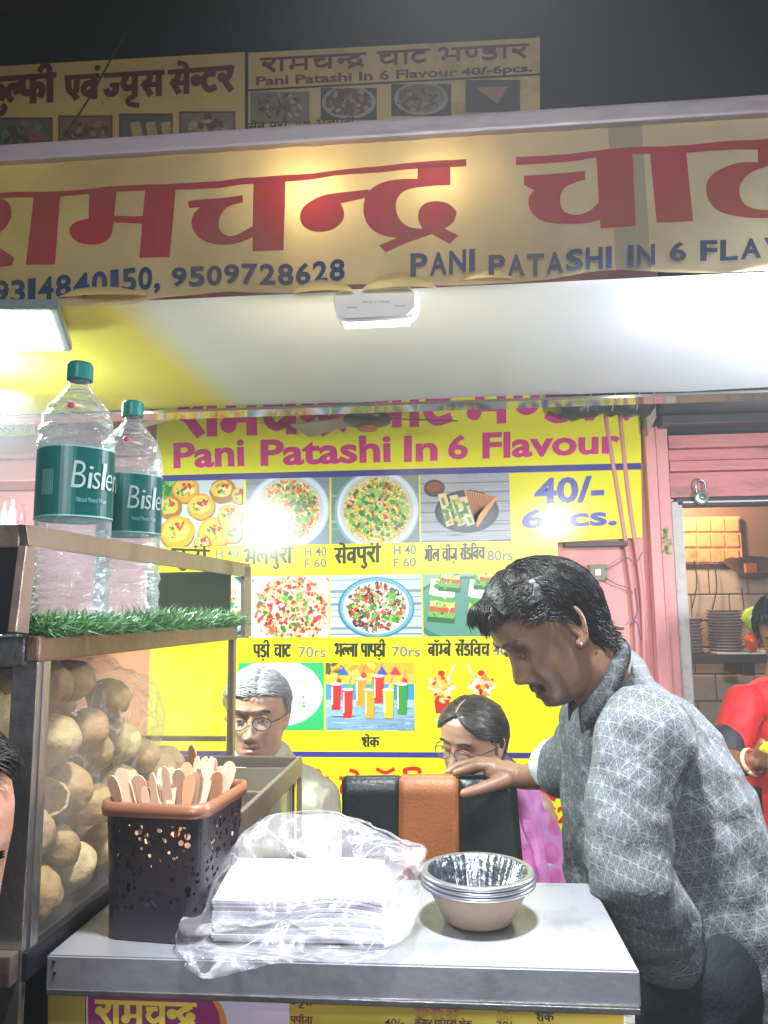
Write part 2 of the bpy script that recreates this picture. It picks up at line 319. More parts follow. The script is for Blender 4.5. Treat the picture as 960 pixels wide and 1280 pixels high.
DEV = {
 'r': (.5, [(C, [(.36, 1), (.40, .8), (.30, .58), (.10, .55)]), (L, [(.13, .6), (.44, .03)]), (D, [(.12, .6)])]),
 'aa': (.3, [(L, [(.14, 1), (.14, 0)])]),
 'm': (.75, [(L, [(.58, 1), (.58, 0)]), (L, [(.2, 1), (.2, .3)]), (D, [(.15, .28)]), (L, [(.2, .42), (.58, .42)], .7)]),
 'm_': (.42, [(L, [(.2, 1), (.2, .3)]), (D, [(.15, .28)]), (L, [(.2, .42), (.44, .42)], .7)]),
 'ch': (.72, [(L, [(.56, 1), (.56, 0)]), (L, [(.05, .74), (.42, .74)], .8), (C, [(.24, .72), (.12, .45), (.28, .2), (.56, .42)], .9)]),
 'n': (.62, [(L, [(.46, 1), (.46, 0)]), (L, [(.15, .58), (.46, .58)], .7), (D, [(.16, .52)], 1.2)]),
 'n_': (.36, [(L, [(.15, .6), (.44, .64)], .7), (D, [(.16, .54)], 1.2)]),
 'd': (.5, [(L, [(.33, 1), (.33, .76)], 1.3), (C, [(.34, .78), (.1, .7), (.06, .45), (.22, .26), (.4, .32)]), (D, [(.36, .42)], 1.1), (L, [(.28, .3), (.46, .08)], .9)]),
 'dr': (.56, [(L, [(.33, 1), (.33, .76)], 1.3), (C, [(.34, .78), (.1, .7), (.06, .45), (.22, .26), (.4, .32)]), (D, [(.38, .42)], 1.1), (L, [(.28, .3), (.5, .1)], .9), (L, [(.34, .28), (.02, .02)], .9)]),
 'T': (.55, [(L, [(.27, 1), (.27, .8)]), (C, [(.46, .78), (.16, .76), (.06, .45), (.2, .14), (.48, .24)])]),
 'bh': (.72, [(L, [(.56, 1), (.56, 0)]), (C, [(.02, .80), (.06, 1.0), (.2, 1.0), (.24, .8), (.2, .4)]), (D, [(.15, .32)]), (L, [(.2, .44), (.56, .44)], .7)]),
 'N': (.76, [(L, [(.6, 1), (.6, 0)]), (C, [(.1, 1), (.1, .5), (.22, .34), (.34, .5), (.34, 1)])]),
 'N_': (.46, [(C, [(.1, 1), (.1, .5), (.22, .34), (.34, .5), (.34, 1)])]),
 'D': (.55, [(L, [(.27, 1), (.27, .8)]), (C, [(.44, .8), (.14, .76), (.14, .56), (.4, .5), (.42, .2), (.2, .08), (.05, .22)])]),
 'D.': (.55, [(L, [(.27, 1), (.27, .8)]), (C, [(.44, .8), (.14, .76), (.14, .56), (.4, .5), (.42, .2), (.2, .08), (.05, .22)]), (D, [(.26, -.16)], .6)]),
 'rD': (.55, [(L, [(.27, 1), (.27, .8)]), (C, [(.44, .8), (.14, .76), (.14, .56), (.4, .5), (.42, .2), (.2, .08), (.05, .22)]), (C, [(.27, 1), (.2, 1.3), (.45, 1.35), (.5, 1.15)], .8)]),
 'p': (.62, [(L, [(.46, 1), (.46, 0)]), (C, [(.1, 1), (.1, .6), (.22, .4), (.46, .48)])]),
 'ph': (.9, [(L, [(.46, 1), (.46, 0)]), (C, [(.1, 1), (.1, .6), (.22, .4), (.46, .48)]), (C, [(.46, .6), (.68, .66), (.78, .45), (.68, .2)])]),
 'sh': (.76, [(L, [(.6, 1), (.6, 0)]), (C, [(.3, .98), (.1, .86), (.2, .68), (.36, .76), (.34, .5), (.12, .4)]), (L, [(.14, .42), (.42, .05)])]),
 'ii': (.34, [(L, [(.14, 1), (.14, 0)]), (C, [(.14, 1), (.1, 1.28), (-.1, 1.32), (-.24, 1.12)], .8)]),
 'i': (.3, [(L, [(.12, 1), (.12, 0)]), (C, [(.12, 1), (.16, 1.3), (.42, 1.32), (.56, 1.08)], .8)]),
 'e': (0, [(C, [(-.14, 1.0), (-.2, 1.24), (-.46, 1.34)], .8)]),
 'ai': (0, [(C, [(-.14, 1.0), (-.2, 1.24), (-.46, 1.34)], .7), (C, [(-.14, 1.0), (-.08, 1.26), (-.22, 1.4)], .7)]),
 '.m': (0, [(D, [(-.05, 1.3)], .6)]),
 'O': (.3, [(L, [(.14, 1), (.14, 0)]), (C, [(-.06, 1.36), (.12, 1.18), (.3, 1.36)], .7)]),
 'u': (0, [(C, [(-.16, .02), (-.04, -.1), (-.18, -.3), (-.36, -.14)], .8)]),
 'uu': (0, [(C, [(-.16, .02), (-.36, -.05), (-.34, -.26), (-.02, -.36)], .8)]),
 'k': (.82, [(L, [(.4, 1), (.4, 0)]), (C, [(.4, .62), (.14, .68), (.08, .42), (.22, .3), (.4, .5)]), (C, [(.4, .62), (.66, .66), (.72, .42), (.62, .2)])]),
 'l': (.76, [(L, [(.6, 1), (.6, 0)]), (C, [(.6, .66), (.42, .74), (.35, .5), (.38, .36)], .9), (C, [(.37, .5), (.24, .7), (.1, .6), (.08, .34), (.22, .14)], .9)]),
 'l_': (.46, [(C, [(.46, .7), (.38, .7), (.35, .5), (.38, .36)], .9), (C, [(.37, .5), (.24, .7), (.1, .6), (.08, .34), (.22, .14)], .9)]),
 'v': (.62, [(L, [(.46, 1), (.46, 0)]), (C, [(.46, .62), (.2, .68), (.08, .42), (.22, .24), (.46, .44)])]),
 'b': (.62, [(L, [(.46, 1), (.46, 0)]), (C, [(.46, .62), (.2, .68), (.08, .42), (.22, .24), (.46, .44)]), (L, [(.14, .58), (.42, .34)], .6)]),
 's': (.76, [(L, [(.6, 1), (.6, 0)]), (C, [(.3, 1), (.32, .8), (.24, .58), (.08, .55)]), (L, [(.1, .58), (.36, .03)]), (L, [(.24, .48), (.6, .48)], .8)]),
 'j': (.7, [(L, [(.56, 1), (.56, 0)]), (L, [(.16, .56), (.56, .56)], .7), (C, [(.36, .55), (.32, .24), (.12, .2), (.05, .42)])]),
 'j.': (.7, [(L, [(.56, 1), (.56, 0)]), (L, [(.16, .56), (.56, .56)], .7), (C, [(.36, .55), (.32, .24), (.12, .2), (.05, .42)]), (D, [(.3, -.16)], .6)]),
 'j_': (.46, [(L, [(.16, .56), (.48, .56)], .7), (C, [(.36, .55), (.32, .24), (.12, .2), (.05, .42)])]),
 'y': (.66, [(L, [(.5, 1), (.5, 0)]), (C, [(.08, .92), (.24, .9), (.14, .62), (.24, .38), (.5, .5)])]),
 'E': (.55, [(L, [(.1, 1), (.1, .55)]), (C, [(.1, .6), (.18, .38), (.36, .4), (.4, .7), (.4, 1)]), (L, [(.22, .4), (.42, .05)])]),
 'a': (.74, [(C, [(.06, .86), (.26, .95), (.32, .72), (.16, .58), (.36, .46), (.32, .18), (.15, .1), (.03, .28)]), (L, [(.22, .58), (.56, .58)], .8), (L, [(.56, 1), (.56, 0)])]),
 't': (.62, [(L, [(.46, 1), (.46, 0)]), (C, [(.46, .62), (.2, .6), (.1, .36), (.2, .12)])]),
 'g': (.62, [(L, [(.46, 1), (.46, 0)]), (L, [(.2, 1), (.2, .4)]), (D, [(.14, .36)])]),
 'gr': (.62, [(L, [(.46, 1), (.46, 0)]), (L, [(.2, 1), (.2, .4)]), (D, [(.14, .36)]), (L, [(.26, .3), (.02, .1)], .7)]),
 'h': (.55, [(L, [(.27, 1), (.27, .8)]), (C, [(.44, .78), (.14, .76), (.3, .55), (.44, .4), (.2, .2), (.42, -.06)])]),
}
RAMCHANDRA = 'r aa m ch n_ dr'; CHAT = 'ch aa T'; BHANDAR = 'bh N_ D aa r'
def onY(Y): return lambda a, b, d: A(a, b, Y)-Vector((0, d, 0))
# ============================================================ SETTING
def struct(name, bm, m, parent=None, **k): return tag(obj(name, bm, m, parent, **k), kind='structure')
bm = bmesh.new(); box(bm, (-30, -25, -.05), (30, 30, 0)); struct('ground', bm, mat('dusty street ground', '#4a443e', .85, 0, .3, 2, .4, 30))
# back wall of the stall (pink), with the door opening on the right
WY = 3.03
t = thing('shop_wall', 'pink painted shop front wall behind the menu board', 'wall', (0, WY, 0))
bm = bmesh.new(); box(bm, (-1.9, WY, .62), (.852, WY+.2, 2.9)); obj('wall_panel', bm, M['pink'], t)
bm = bmesh.new(); box(bm, (-1.9, WY-.004, 0), (.852, WY+.2, .62)); obj('wall_base', bm, M['brown_wall'], t)
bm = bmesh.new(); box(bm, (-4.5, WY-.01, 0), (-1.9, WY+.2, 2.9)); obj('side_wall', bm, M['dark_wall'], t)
boxo('pilaster', (.752, WY-.06, 0), (.835, WY-.002, 2.16), M['pink'], t, .006)
boxo('pilaster_rib', (.79, WY-.068, 0), (.797, WY-.06, 2.16), M['pink'], t, .002)
boxo('door_jamb', (.838, WY-.05, 0), (.878, WY+.26, 1.868), M['white_wall'], t, .004)
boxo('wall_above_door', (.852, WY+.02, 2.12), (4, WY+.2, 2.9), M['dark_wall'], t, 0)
# peeling wooden lintel: three planks, each its own piece
zz = [(2.075, 2.125), (2.028, 2.07), (1.985, 2.024), (1.885, 1.98)]
for i, (a, b) in enumerate(zz):
    boxo('plank', (.84, WY-.055+(i % 2)*.012, a), (2.2, WY+.02, b), M['pink_wood'], t, .004)
boxo('lintel_edge', (.86, WY-.05, 1.852), (2.2, WY+.03, 1.882), mat('dark metal strip', '#3c3638', .45, .4), t, .003)
boxo('lintel_strip', (.88, WY-.056, 1.861), (2.2, WY-.0505, 1.867), M['white_pl'], t, .001)
# rolled shutter box over the door
t2 = thing('shutter_box', 'dark horizontal rolled shutter box above the pink door lintel', 'shutter', (1.2, WY, 2.2))
bm = bmesh.new()
tube(bm, [(.81, WY-.06, 2.245), (2.4, WY-.06, 2.245)], .045, 20); obj('shutter_roll', bm, mat('dusty dark shutter', '#5b5358', .5, .3, .2, 5), t2, True)
boxo('shutter_rail', (.80, WY-.13, 2.15), (2.4, WY-.05, 2.185), mat('shutter rail', '#4a4247', .5, .3, .25, 7), t2, .004)
boxo('shutter_cover', (.80, WY-.12, 2.29), (2.4, WY, 2.34), mat('shutter cover', '#7d7274', .6, .1, .2, 7), t2, .006)
pl = [(.80, WY-.1, 2.13), (.80, WY-.02, 2.1), (.80, WY-.02, 2.4), (.80, WY-.1, 2.4)]
bm = bmesh.new(); quadbox(bm, [(.755, WY-.09, 2.12), (.79, WY-.09, 2.19), (.79, WY-.09, 2.5), (.755, WY-.09, 2.5)], (0, .08, 0)); obj('shutter_bracket', bm, mat('old cream bracket', '#b3a58c', .6, 0, .2, 9), t2)
# padlock on the lintel
t = thing('padlock', 'round steel padlock hanging from the peeling pink door lintel', 'padlock', (.96, WY-.07, 1.9))
bm = bmesh.new(); c = A(877, 622, WY-.075)
lathe(bm, [(0, -.009), (.02, -.009), (.026, -.006), (.028, 0), (.026, .006), (.02, .009), (0, .009)], (0, 0, 0), 24)
bmesh.ops.transform(bm, matrix=Matrix.Translation(c) @ Matrix.Rotation(R(90), 4, 'X'), verts=bm.verts[:]); lb_ = obj('lock_body', bm, mat('bright lock steel', '#cfd6d2', .3, .7), t, True)
bm = bmesh.new(); lathe(bm, [(0, 0), (.012, 0), (.014, .003), (0, .003)], (0, 0, 0), 12); bmesh.ops.transform(bm, matrix=Matrix.Translation(c+Vector((0, -.0085, 0))) @ Matrix.Rotation(R(90), 4, 'X'), verts=bm.verts[:]); obj('key_plate', bm, mat('lock face', '#8fb0a4', .4, .5), lb_, True)
tubeo('shackle', smoothpts([c+Vector(v) for v in ((-.016, 0, .018), (-.018, 0, .045), (-.012, 0, .062), (0, 0, .068), (.012, 0, .062), (.018, 0, .045), (.016, 0, .018))]), .0042, M['steel'], t)
# chilli and lime charm
t = thing('leaf_charm', 'small string of green leaves hung beside the white door jamb', 'charm', A(836, 690, WY-.08))
for i in range(14):
    c = A(835+random.uniform(-3, 3), 660+i*2.3, WY-.075); a = random.uniform(-1.2, 1.2)
    bm = bmesh.new(); d = Vector((math.sin(a)*1, -.2, -.3)).normalized(); n = Vector((0, -1, 0)); s = d.cross(n)
    P = [c, c+d*.008+s*.005, c+d*.02+n*.002, c+d*.008-s*.005]; quadbox(bm, P, (0, .0012, 0)); obj('leaf', bm, mat('fresh leaf', '#6fae1e', .4) if i == 0 else bpy.data.materials['fresh leaf'], t)
tubeo('string', [A(836, 655, WY-.076), A(836, 692, WY-.076)], .001, M['white_pl'], t, 5)
# conduits on the pink wall
pm = mat('pink painted conduit', '#dd9a93', .5, 0, .08, 9)
for lab, q in (('thin pink painted pipe running beside the menu price box', [(757, 520), (763, 560), (776, 640), (791, 740), (796, 800), (797, 880)]),
               ('thin pink painted pipe nearest the pilaster on the wall', [(775, 520), (781, 580), (788, 640), (803, 745), (806, 880)])):
    tag(tubeo('wall_pipe', smoothpts([A(a, b, WY-.03) for a, b in q], 4), .0085, pm, None, 10), lab, 'pipe')
gw = mat('grey cable', '#857a78', .5)
for i, (lab, q) in enumerate([('thin grey wire crossing the pink wall above the switch', [(757, 712), (770, 705), (783, 697), (795, 703), (803, 690)]),
      ('thin grey wire sagging from the switch to the pipe', [(757, 722), (770, 730), (785, 735), (791, 742)]),
      ('purple and red wire bundle hanging beside the pink pipes', [(794, 735), (797, 760), (793, 775), (788, 780), (796, 778), (801, 800)])]):
    wire('cable', [A(a, b, WY-.04) for a, b in q], .0022, mat('violet cable', '#7a4fa8', .5) if i == 2 else gw, None, lab, 'cable')
t = thing('wall_switch', 'small dusty switch box on the pink wall', 'switch', A(747, 716, WY))
boxo('switch_plate', A(736, 726, WY)-Vector((0, .03, 0)), A(757, 706, WY), mat('dirty switch box', '#8d8470', .6, 0, .3, 30), t, .003)
boxo('switch_button', A(742, 720, WY)-Vector((0, .036, 0)), A(749, 712, WY)-Vector((0, .028, 0)), M['white_pl'], t, .002)
boxo('wall_bracket', A(704, 685, WY)-Vector((0, .06, 0)), A(781, 678, WY), mat('rusty shelf bracket', '#5a5248', .6, .3), None, .003)
tag(bpy.data.objects['wall_bracket'], 'thin rusty metal ledge under the price box', 'bracket')
boxo('vent_slot', A(745, 787, WY)-Vector((0, .012, 0)), A(779, 784, WY), M['black'], None, .001); tag(bpy.data.objects['vent_slot'], 'thin dark slot strip low on the pink wall', 'vent')
# dark rolled tarpaulin above the menu board (right)
t = thing('rolled_tarpaulin', 'dark crumpled tarpaulin roll above the board, beside the pink door', 'tarpaulin', (.6, 2.9, 2.25))
bm = bmesh.new(); tube(bm, smoothpts([(.44, 2.93, 2.245), (.5, 2.92, 2.235), (.6, 2.92, 2.25), (.7, 2.92, 2.24), (.76, 2.94, 2.25)], 6), .05, 16)
for v in bm.verts: v.co += Vector((0, 1, 1))*noise.noise(v.co*30)*.018
obj('roll', bm, mat('black tarpaulin', '#2c2e30', .4, 0, .4, 12, .6, 30), t, True)
for k in range(3): tubeo('tie_string', [(.52+.09*k, 2.865, 2.20), (.54+.09*k, 2.862, 2.29)], .0015, M['white_pl'], t, 5)
# room behind the door
t = thing('back_room', 'dim brown kitchen room with tiled wall seen through the door', 'room', (1.5, 4.3, 0))
RY = 4.3
bm = bmesh.new(); box(bm, (.6, RY, 0), (4, RY+.1, 3)); obj('rear_wall', bm, mat('kitchen wall', '#7d5c4c', .6, 0, .15, 3), t)
bm = bmesh.new(); box(bm, (.6, WY+.2, 0), (.7, RY, 3)); obj('partition', bm, mat('kitchen side wall', '#8a6a58', .6), t)
bm = bmesh.new(); box(bm, (.6, WY+.2, 2.6), (4, RY, 2.7)); obj('room_ceiling', bm, M['dark_wall'], t)
tm = mat('cream tile', '#b9a797', .3, 0, .1, 4, dirt='#7a6654', dscale=6, damt=.5)
x0, z1 = A(850, 905, RY-.01).x, A(850, 712, RY-.01).z
me = None
for j in range(9):
    for i in range(9):
        zc = z1-.14*j
        if me is None:
            bm = bmesh.new(); box(bm, (0, 0, 0), (.194, .012, .132)); bmesh.ops.bevel(bm, geom=bm.edges[:], offset=.003, segments=1, affect='EDGES'); me = bpy.data.meshes.new('tile'); bm.to_mesh(me); bm.free(); me.materials.append(tm)
        o = bpy.data.objects.new('tile', me); put(o); o.parent = t; o.matrix_parent_inverse = Matrix.Translation(-Vector(t.location)); o.location = (x0+.2*i-.1*(j % 2), RY-.012, zc-.132)
# lit orange cardboard panel
t = thing('tile_panel', 'orange lit panel of small squares on the kitchen wall', 'panel', A(885, 670, RY-.03))
om = mat('warm cream card', '#e0a268', .6, 0, .15, 9, dirt='#8c5a3a', dscale=7, damt=.7)
boxo('backing', A(848, 706, RY)-Vector((0, .03, 0)), A(922, 646, RY)-Vector((0, .012, 0)), om, t, .002)
for j in range(3):
    for i in range(4):
        boxo('square', A(852+17.5*i, 703-19*j, RY)-Vector((0, .038, 0)), A(867+17.5*i, 687-19*j, RY)-Vector((0, .028, 0)), om, t, .002)
# shelf with steel plates
SY = 3.9
t = thing('kitchen_shelf', 'dark stone shelf with black bracket in the back room', 'shelf', A(900, 815, SY))
boxo('slab', A(838, 830, SY), A(990, 818, SY)+Vector((0, .35, 0)), mat('dark slab', '#3a3030', .4), t, .004)
boxo('shelf_paper', A(896, 818, SY)-Vector((0, .01, 0)), A(975, 815.5, SY)+Vector((0, .2, 0)), M['white_pl'], t, .001)
boxo('bracket', A(932, 845, SY)+Vector((0, .02, 0)), A(945, 828, SY)+Vector((0, .3, 0)), M['black'], t, .003)
sm = mat('dull steel plate', '#b4b0b6', .5, .35)
for lab, px, n, top in (('tall stack of steel plates in the middle of the kitchen shelf', 908, 15, 762), ('short stack of steel plates next to the white door jamb', 862, 11, 772)):
    c0 = A(px, 817, SY+.12); c1 = A(px, top, SY+.12); dz = (c1.z-c0.z)/n; t3 = thing('plate_stack', lab, 'plates', c0); rr = .085 if px > 900 else .07
    for k in range(n):
        bm = bmesh.new(); z = c0.z+dz*k; lathe(bm, [(0, 0), (rr*.8, 0), (rr, dz*.75), (rr*1.02, dz*.85), (rr*.98, dz*.85), (rr*.75, dz*.3), (0, dz*.3)], (c0.x+random.uniform(-.003, .003), c0.y, z), 18); obj('plate', bm, sm, t3, True)
fm = mat('snack packet green', '#a9c93c', .3, 0, .3, 14); fr = mat('snack packet red', '#d8502a', .3, 0, .4, 18)
for lab, a, b, m_ in (('green and white snack packet leaning above the red jar on the shelf', (928, 786), (958, 758), fm), ('red and yellow packet standing on the kitchen shelf', (932, 815), (948, 789), fr)):
    bm = bmesh.new(); p, q = A(*a, SY), A(*b, SY); ell(bm, (p+q)/2, (abs(q.x-p.x)/2, .03, abs(q.z-p.z)/2), n=16); 
    for v in bm.verts: v.co += Vector((1, 0, 1))*noise.noise(v.co*35)*.012
    tag(obj('snack_packet', bm, m_, None, True), lab, 'packet')
t = thing('frying_pan', 'dark pan and orange scoop hung on the kitchen wall', 'pan', A(945, 715, RY-.1))
bm = bmesh.new(); lathe(bm, [(0, 0), (.1, .01), (.15, .05), (.16, .055), (.14, .05), (0, .012)], (0, 0, 0), 20); bmesh.ops.transform(bm, matrix=Matrix.Translation(A(945, 718, 4.15)) @ Matrix.Rotation(R(20), 4, 'X'), verts=bm.verts[:]); obj('pan_bowl', bm, M['black'], t, True)
boxo('scoop', A(932, 716, 4.0), A(946, 704, 4.0)+Vector((0, .02, 0)), mat('copper scoop', '#c96a2c', .4, .4), t, .003)
for k, (a, b) in enumerate(((868, 700), (893, 704), (927, 735))):
    wire('hanging_wire', [A(a, b, RY-.05), A(a+3, b+30, RY-.05), A(a-3, b+60, RY-.05)], .003, M['black'], None, ('curved black wire hanging from the orange panel, left one', 'curved black wire hanging from the orange panel, right one', 'black wire hanging below the dark pan')[k], 'wire')
# ============================================================ MENU BOARD
mb = thing('menu_board', 'large yellow menu board of snack photos behind the stall', 'menu board', (-.3, 3, 1.4))
YV = mat('yellow flex board', '#f4ee00', .2, 0, .02)
bm = bmesh.new(); prof = [(-1.2, .628), (.408, .628), (.408, 1.722), (.728, 1.735), (.752, 2.36), (-1.2, 2.36)]
quadbox(bm, [(x, 3.0, z) for x, z in prof], (0, .02, 0)); obj('board', bm, YV, mb)
MP = M['print']; F3 = onY(3.0)
def inv3(x, z):
    v = Vector((x, 3.0, z-CZ)); d = v.dot(_f); return 480+960*v.dot(_r)/d, 640-960*v.dot(_u)/d
fxz = lambda a, b, d: Vector((a, 3.0-d, b))
for z, h in ((2.012, .026), (.925, .02)): p = Print(fxz); p.rect(-1.2, z-h/2, .738 if z > 1.5 else .408, z+h/2, '#3d3590'); p.obj('stripe', MP, mb)
def P3(q): return q
MAG = '#d92a86'
ptexts('title_lettering', F3, MP, mb, [('D', RAMCHANDRA, [(222, 497), (435, 490), (437, 541), (222, 547)], MAG, .26),
 ('D', CHAT, [(455, 490), (570, 486), (570, 532), (455, 536)], MAG, .26), ('D', BHANDAR, [(580, 486), (790, 480), (792, 524), (580, 531)], MAG, .26)])
for s, q in (('Pani', [(217, 554), (305, 547), (306, 583), (217, 586)]), ('Patashi', [(326, 550), (488, 543), (489, 578), (326, 583)]), ('In', [(505, 545), (547, 543), (547, 576), (505, 578)]), ('6', [(560, 544), (585, 543), (585, 574), (560, 575)]), ('Flavour', [(603, 541), (775, 535), (775, 567), (603, 574)])):
    ptexts('subtitle_lettering', F3, MP, mb, [('T', s, q, MAG, .03)])
BLU = '#4a4cb0'
ptexts('price_lettering', F3, MP, mb, [('T', '40/-', [(668, 598), (755, 594), (755, 627), (668, 631)], BLU, .03), ('T', '6pcs.', [(652, 637), (771, 631), (771, 664), (652, 668)], BLU, .03)])
# food photographs printed on the board -------------------------------------------------
def scatter(p, cx, cy, rx, ry, n, cols, smin, smax, asp=2.2, wob=.25, ncorn=7):
    for i in range(n):
        a = random.random()*6.283; r = math.sqrt(random.random()); s = random.uniform(smin, smax)
        p.disc(cx+rx*r*math.cos(a), cy+ry*r*math.sin(a), s*random.uniform(1, asp), s, random.choice(cols), ncorn, random.random()*6.28, wob)
YG = ['#e8b934', '#f2d050', '#d99a2a', '#f6e07a', '#c98424', '#efc247']; RD = ['#c8281e', '#a01c1a', '#e04a34']; GR = ['#3f9a30', '#62b840', '#2d7a2a', '#8fce58']; WH = ['#f4f0e4', '#ffffff', '#e8e0cc']
def pic_puri(p, x0, x1, z0, z1):
    p.rect(x0, z0, x1, z1, '#cfd8e2'); p.layer()
    W, H = x1-x0, z1-z0
    scatter(p, x0+.1*W, z1-.1*H, .16*W, .14*H, 60, GR, .006, .014)
    for (u, v, r) in ((.33, .86, .16), (.77, .84, .15), (.15, .6, .14), (.52, .6, .16), (.25, .22, .2), (.68, .2, .19), (.86, .45, .14), (.9, .2, .12), (.55, .05, .1), (.98, .75, .1)):
        cx, cy = x0+u*W, z0+v*H; p.layer(.0004); p.disc(cx, cy-.004, r*W*1.04, r*W*.98, '#a9742a', 20, 0, .05); p.disc(cx, cy, r*W, r*W*.92, '#e3a92e', 20, 0, .05); p.layer()
        p.disc(cx-.1*r*W, cy+.1*r*W, r*W*.8, r*W*.68, '#f0c44a', 16, 0, .1); p.disc(cx+.1*r*W, cy-.05*r*W, r*W*.52, r*W*.42, '#f6e08a', 12, 0, .2); p.layer()
        scatter(p, cx, cy+.02*H, r*W*.55, r*W*.5, 14, YG+WH[:1], .003, .006); p.layer(.0002); scatter(p, cx+.1*r*W, cy+.3*r*W, r*W*.3, r*W*.25, 7, RD, .004, .007); scatter(p, cx-.3*r*W, cy, r*W*.4, r*W*.4, 5, GR, .003, .007)
def bowlpic(p, x0, x1, z0, z1, cx, cz, rx, rz, bg, rim, inner, cols, n, red, green, sz):
    p.rect(x0, z0, x1, z1, bg); p.layer()
    for k in range(10): p.rect(x0, z0+(z1-z0)*(k/10+random.random()*.05), x1, z0+(z1-z0)*(k/10+.012+random.random()*.05), random.choice(['#7d8694', '#97a2b2', '#8a8f9c']))
    p.layer(); p.disc(cx, cz, rx, rz, rim[0], 40); p.layer(); p.disc(cx+.002, cz+.002, rx*.95, rz*.95, rim[1], 40); p.layer(); p.disc(cx, cz, rx*.86, rz*.86, inner, 40); p.layer()
    scatter(p, cx, cz, rx*.76, rz*.78, n, cols, *sz); p.layer(); scatter(p, cx, cz, rx*.7, rz*.7, red, RD, .004, .009, 1.4); scatter(p, cx, cz, rx*.7, rz*.7, green, GR, .004, .010, 1.8)
def food(fn, x0, x1, z0, z1):
    p = Print(fxz, .0008); p.clip = (x0, x1, z0, z1); fn(p, x0, x1, z0, z1); return p.obj('food_photo', MP, mb)
food(pic_puri, -1.186, -.834, 1.731, 2.0)
food(lambda p, a, b, c, d: bowlpic(p, a, b, c, d, -.645, 1.872, .165, .155, '#8b94a4', ('#b8c6d4', '#dfe8f0'), '#c9cfd4', YG+['#e8742e', '#f29a4a', '#fbe9b0', '#b8742a', '#fff4d0', '#d05a28'], 2200, 70, 110, (.0016, .0042, 3.0)), -.821, -.48, 1.731, 2.0)
food(lambda p, a, b, c, d: bowlpic(p, a, b, c, d, -.29, 1.862, .17, .165, '#6f8a86', ('#8fa8b8', '#dbe6f0'), '#c9cfc4', ['#eacb2e', '#f6de5a', '#d9b020', '#e6d98a', '#c9a51e', '#a8861a', '#fff0a0', '#b89a30'], 2200, 40, 110, (.0014, .0036, 4.0)), -.473, -.123, 1.731, 2.0)
def pic_toast(p, x0, x1, z0, z1):
    p.rect(x0, z0, x1, z1, '#a8aab4'); p.layer()
    for k in range(7): p.rect(x0, z0+(z1-z0)*k/7, x1, z0+(z1-z0)*k/7+.005, '#7c7e88')
    for k in range(70):
        z = random.uniform(z0, z1); x = random.uniform(x0, x1); p.rect(x, z, x+random.uniform(.03, .1), z+.002, random.choice(['#90929c', '#b9bbc4', '#c4c6ce']))
    cx, cz = .063, 1.85; p.layer(); p.disc(x0+.055, z1-.055, .042, .035, '#3a3436', 20); p.layer(); p.disc(x0+.055, z1-.05, .03, .02, '#8a3a2a', 16)
    p.layer(); p.disc(cx, cz, .125, .085, '#2c3038', 30); p.layer(); p.disc(cx, cz+.006, .11, .072, '#454b54', 30); p.layer()
    tri = lambda pts, c: p.poly(pts, c, False)
    tri([(cx-.01, cz+.085), (cx+.125, cz+.055), (cx+.04, cz-.065)], '#e6a05a'); p.layer()
    for k in range(12): u = k/12; tri([(cx+.0+.118*u, cz+.078-.022*u), (cx+.006+.118*u, cz+.077-.022*u), (cx+.036+.012*u, cz-.05+.04*u), (cx+.03+.012*u, cz-.05+.04*u)], '#a8622a')
    for k, x in enumerate((-.10, -.055, -.02)):
        p.layer(); tri([(cx+x-.012, cz+.07-k*.008), (cx+x+.02, cz+.075-k*.008), (cx+x+.05, cz-.05), (cx+x+.02, cz-.06)], '#f0d0a0'); p.layer()
        tri([(cx+x, cz+.055-k*.008), (cx+x+.012, cz+.055-k*.008), (cx+x+.042, cz-.045), (cx+x+.03, cz-.05)], '#4e9a3a')
    p.layer(); scatter(p, cx-.04, cz, .05, .05, 40, GR+['#e8b070', '#f6e8c8'], .003, .007)
food(pic_toast, -.117, .232, 1.731, 2.0)
food(lambda p, a, b, c, d: bowlpic(p, a, b, c, d, -.97, 1.49, .17, .15, '#2c3a50', ('#8fa8b8', '#e6ecf0'), '#c9cfc4', YG+WH, 400, 60, 60, (.004, .008, 2)), -1.15, -.8, 1.367, 1.607)
food(lambda p, a, b, c, d: bowlpic(p, a, b, c, d, -.635, 1.475, .19, .175, '#e6c4cc', ('#dfe6ec', '#f6f6f6'), '#f0d8c8', ['#f0a04a', '#f6c87a', '#e07830', '#f8e4c0', '#e8b888', '#e04a5a', '#f6d8e0', '#d9304a', '#c86a2a', '#fff0e0'], 1100, 90, 50, (.0025, .007, 2.0)), -.793, -.483, 1.367, 1.607)
food(lambda p, a, b, c, d: bowlpic(p, a, b, c, d, -.297, 1.48, .15, .118, '#c4d6e2', ('#3f7f92', '#6fb0c4'), '#eef2f0', ['#8a4a24', '#b8642c', '#e8e0d0', '#ffffff', '#5a2f18', '#d99a5a', '#f4eee0', '#3a1e10'], 700, 40, 50, (.0025, .008, 2.2)), -.477, -.12, 1.367, 1.607)
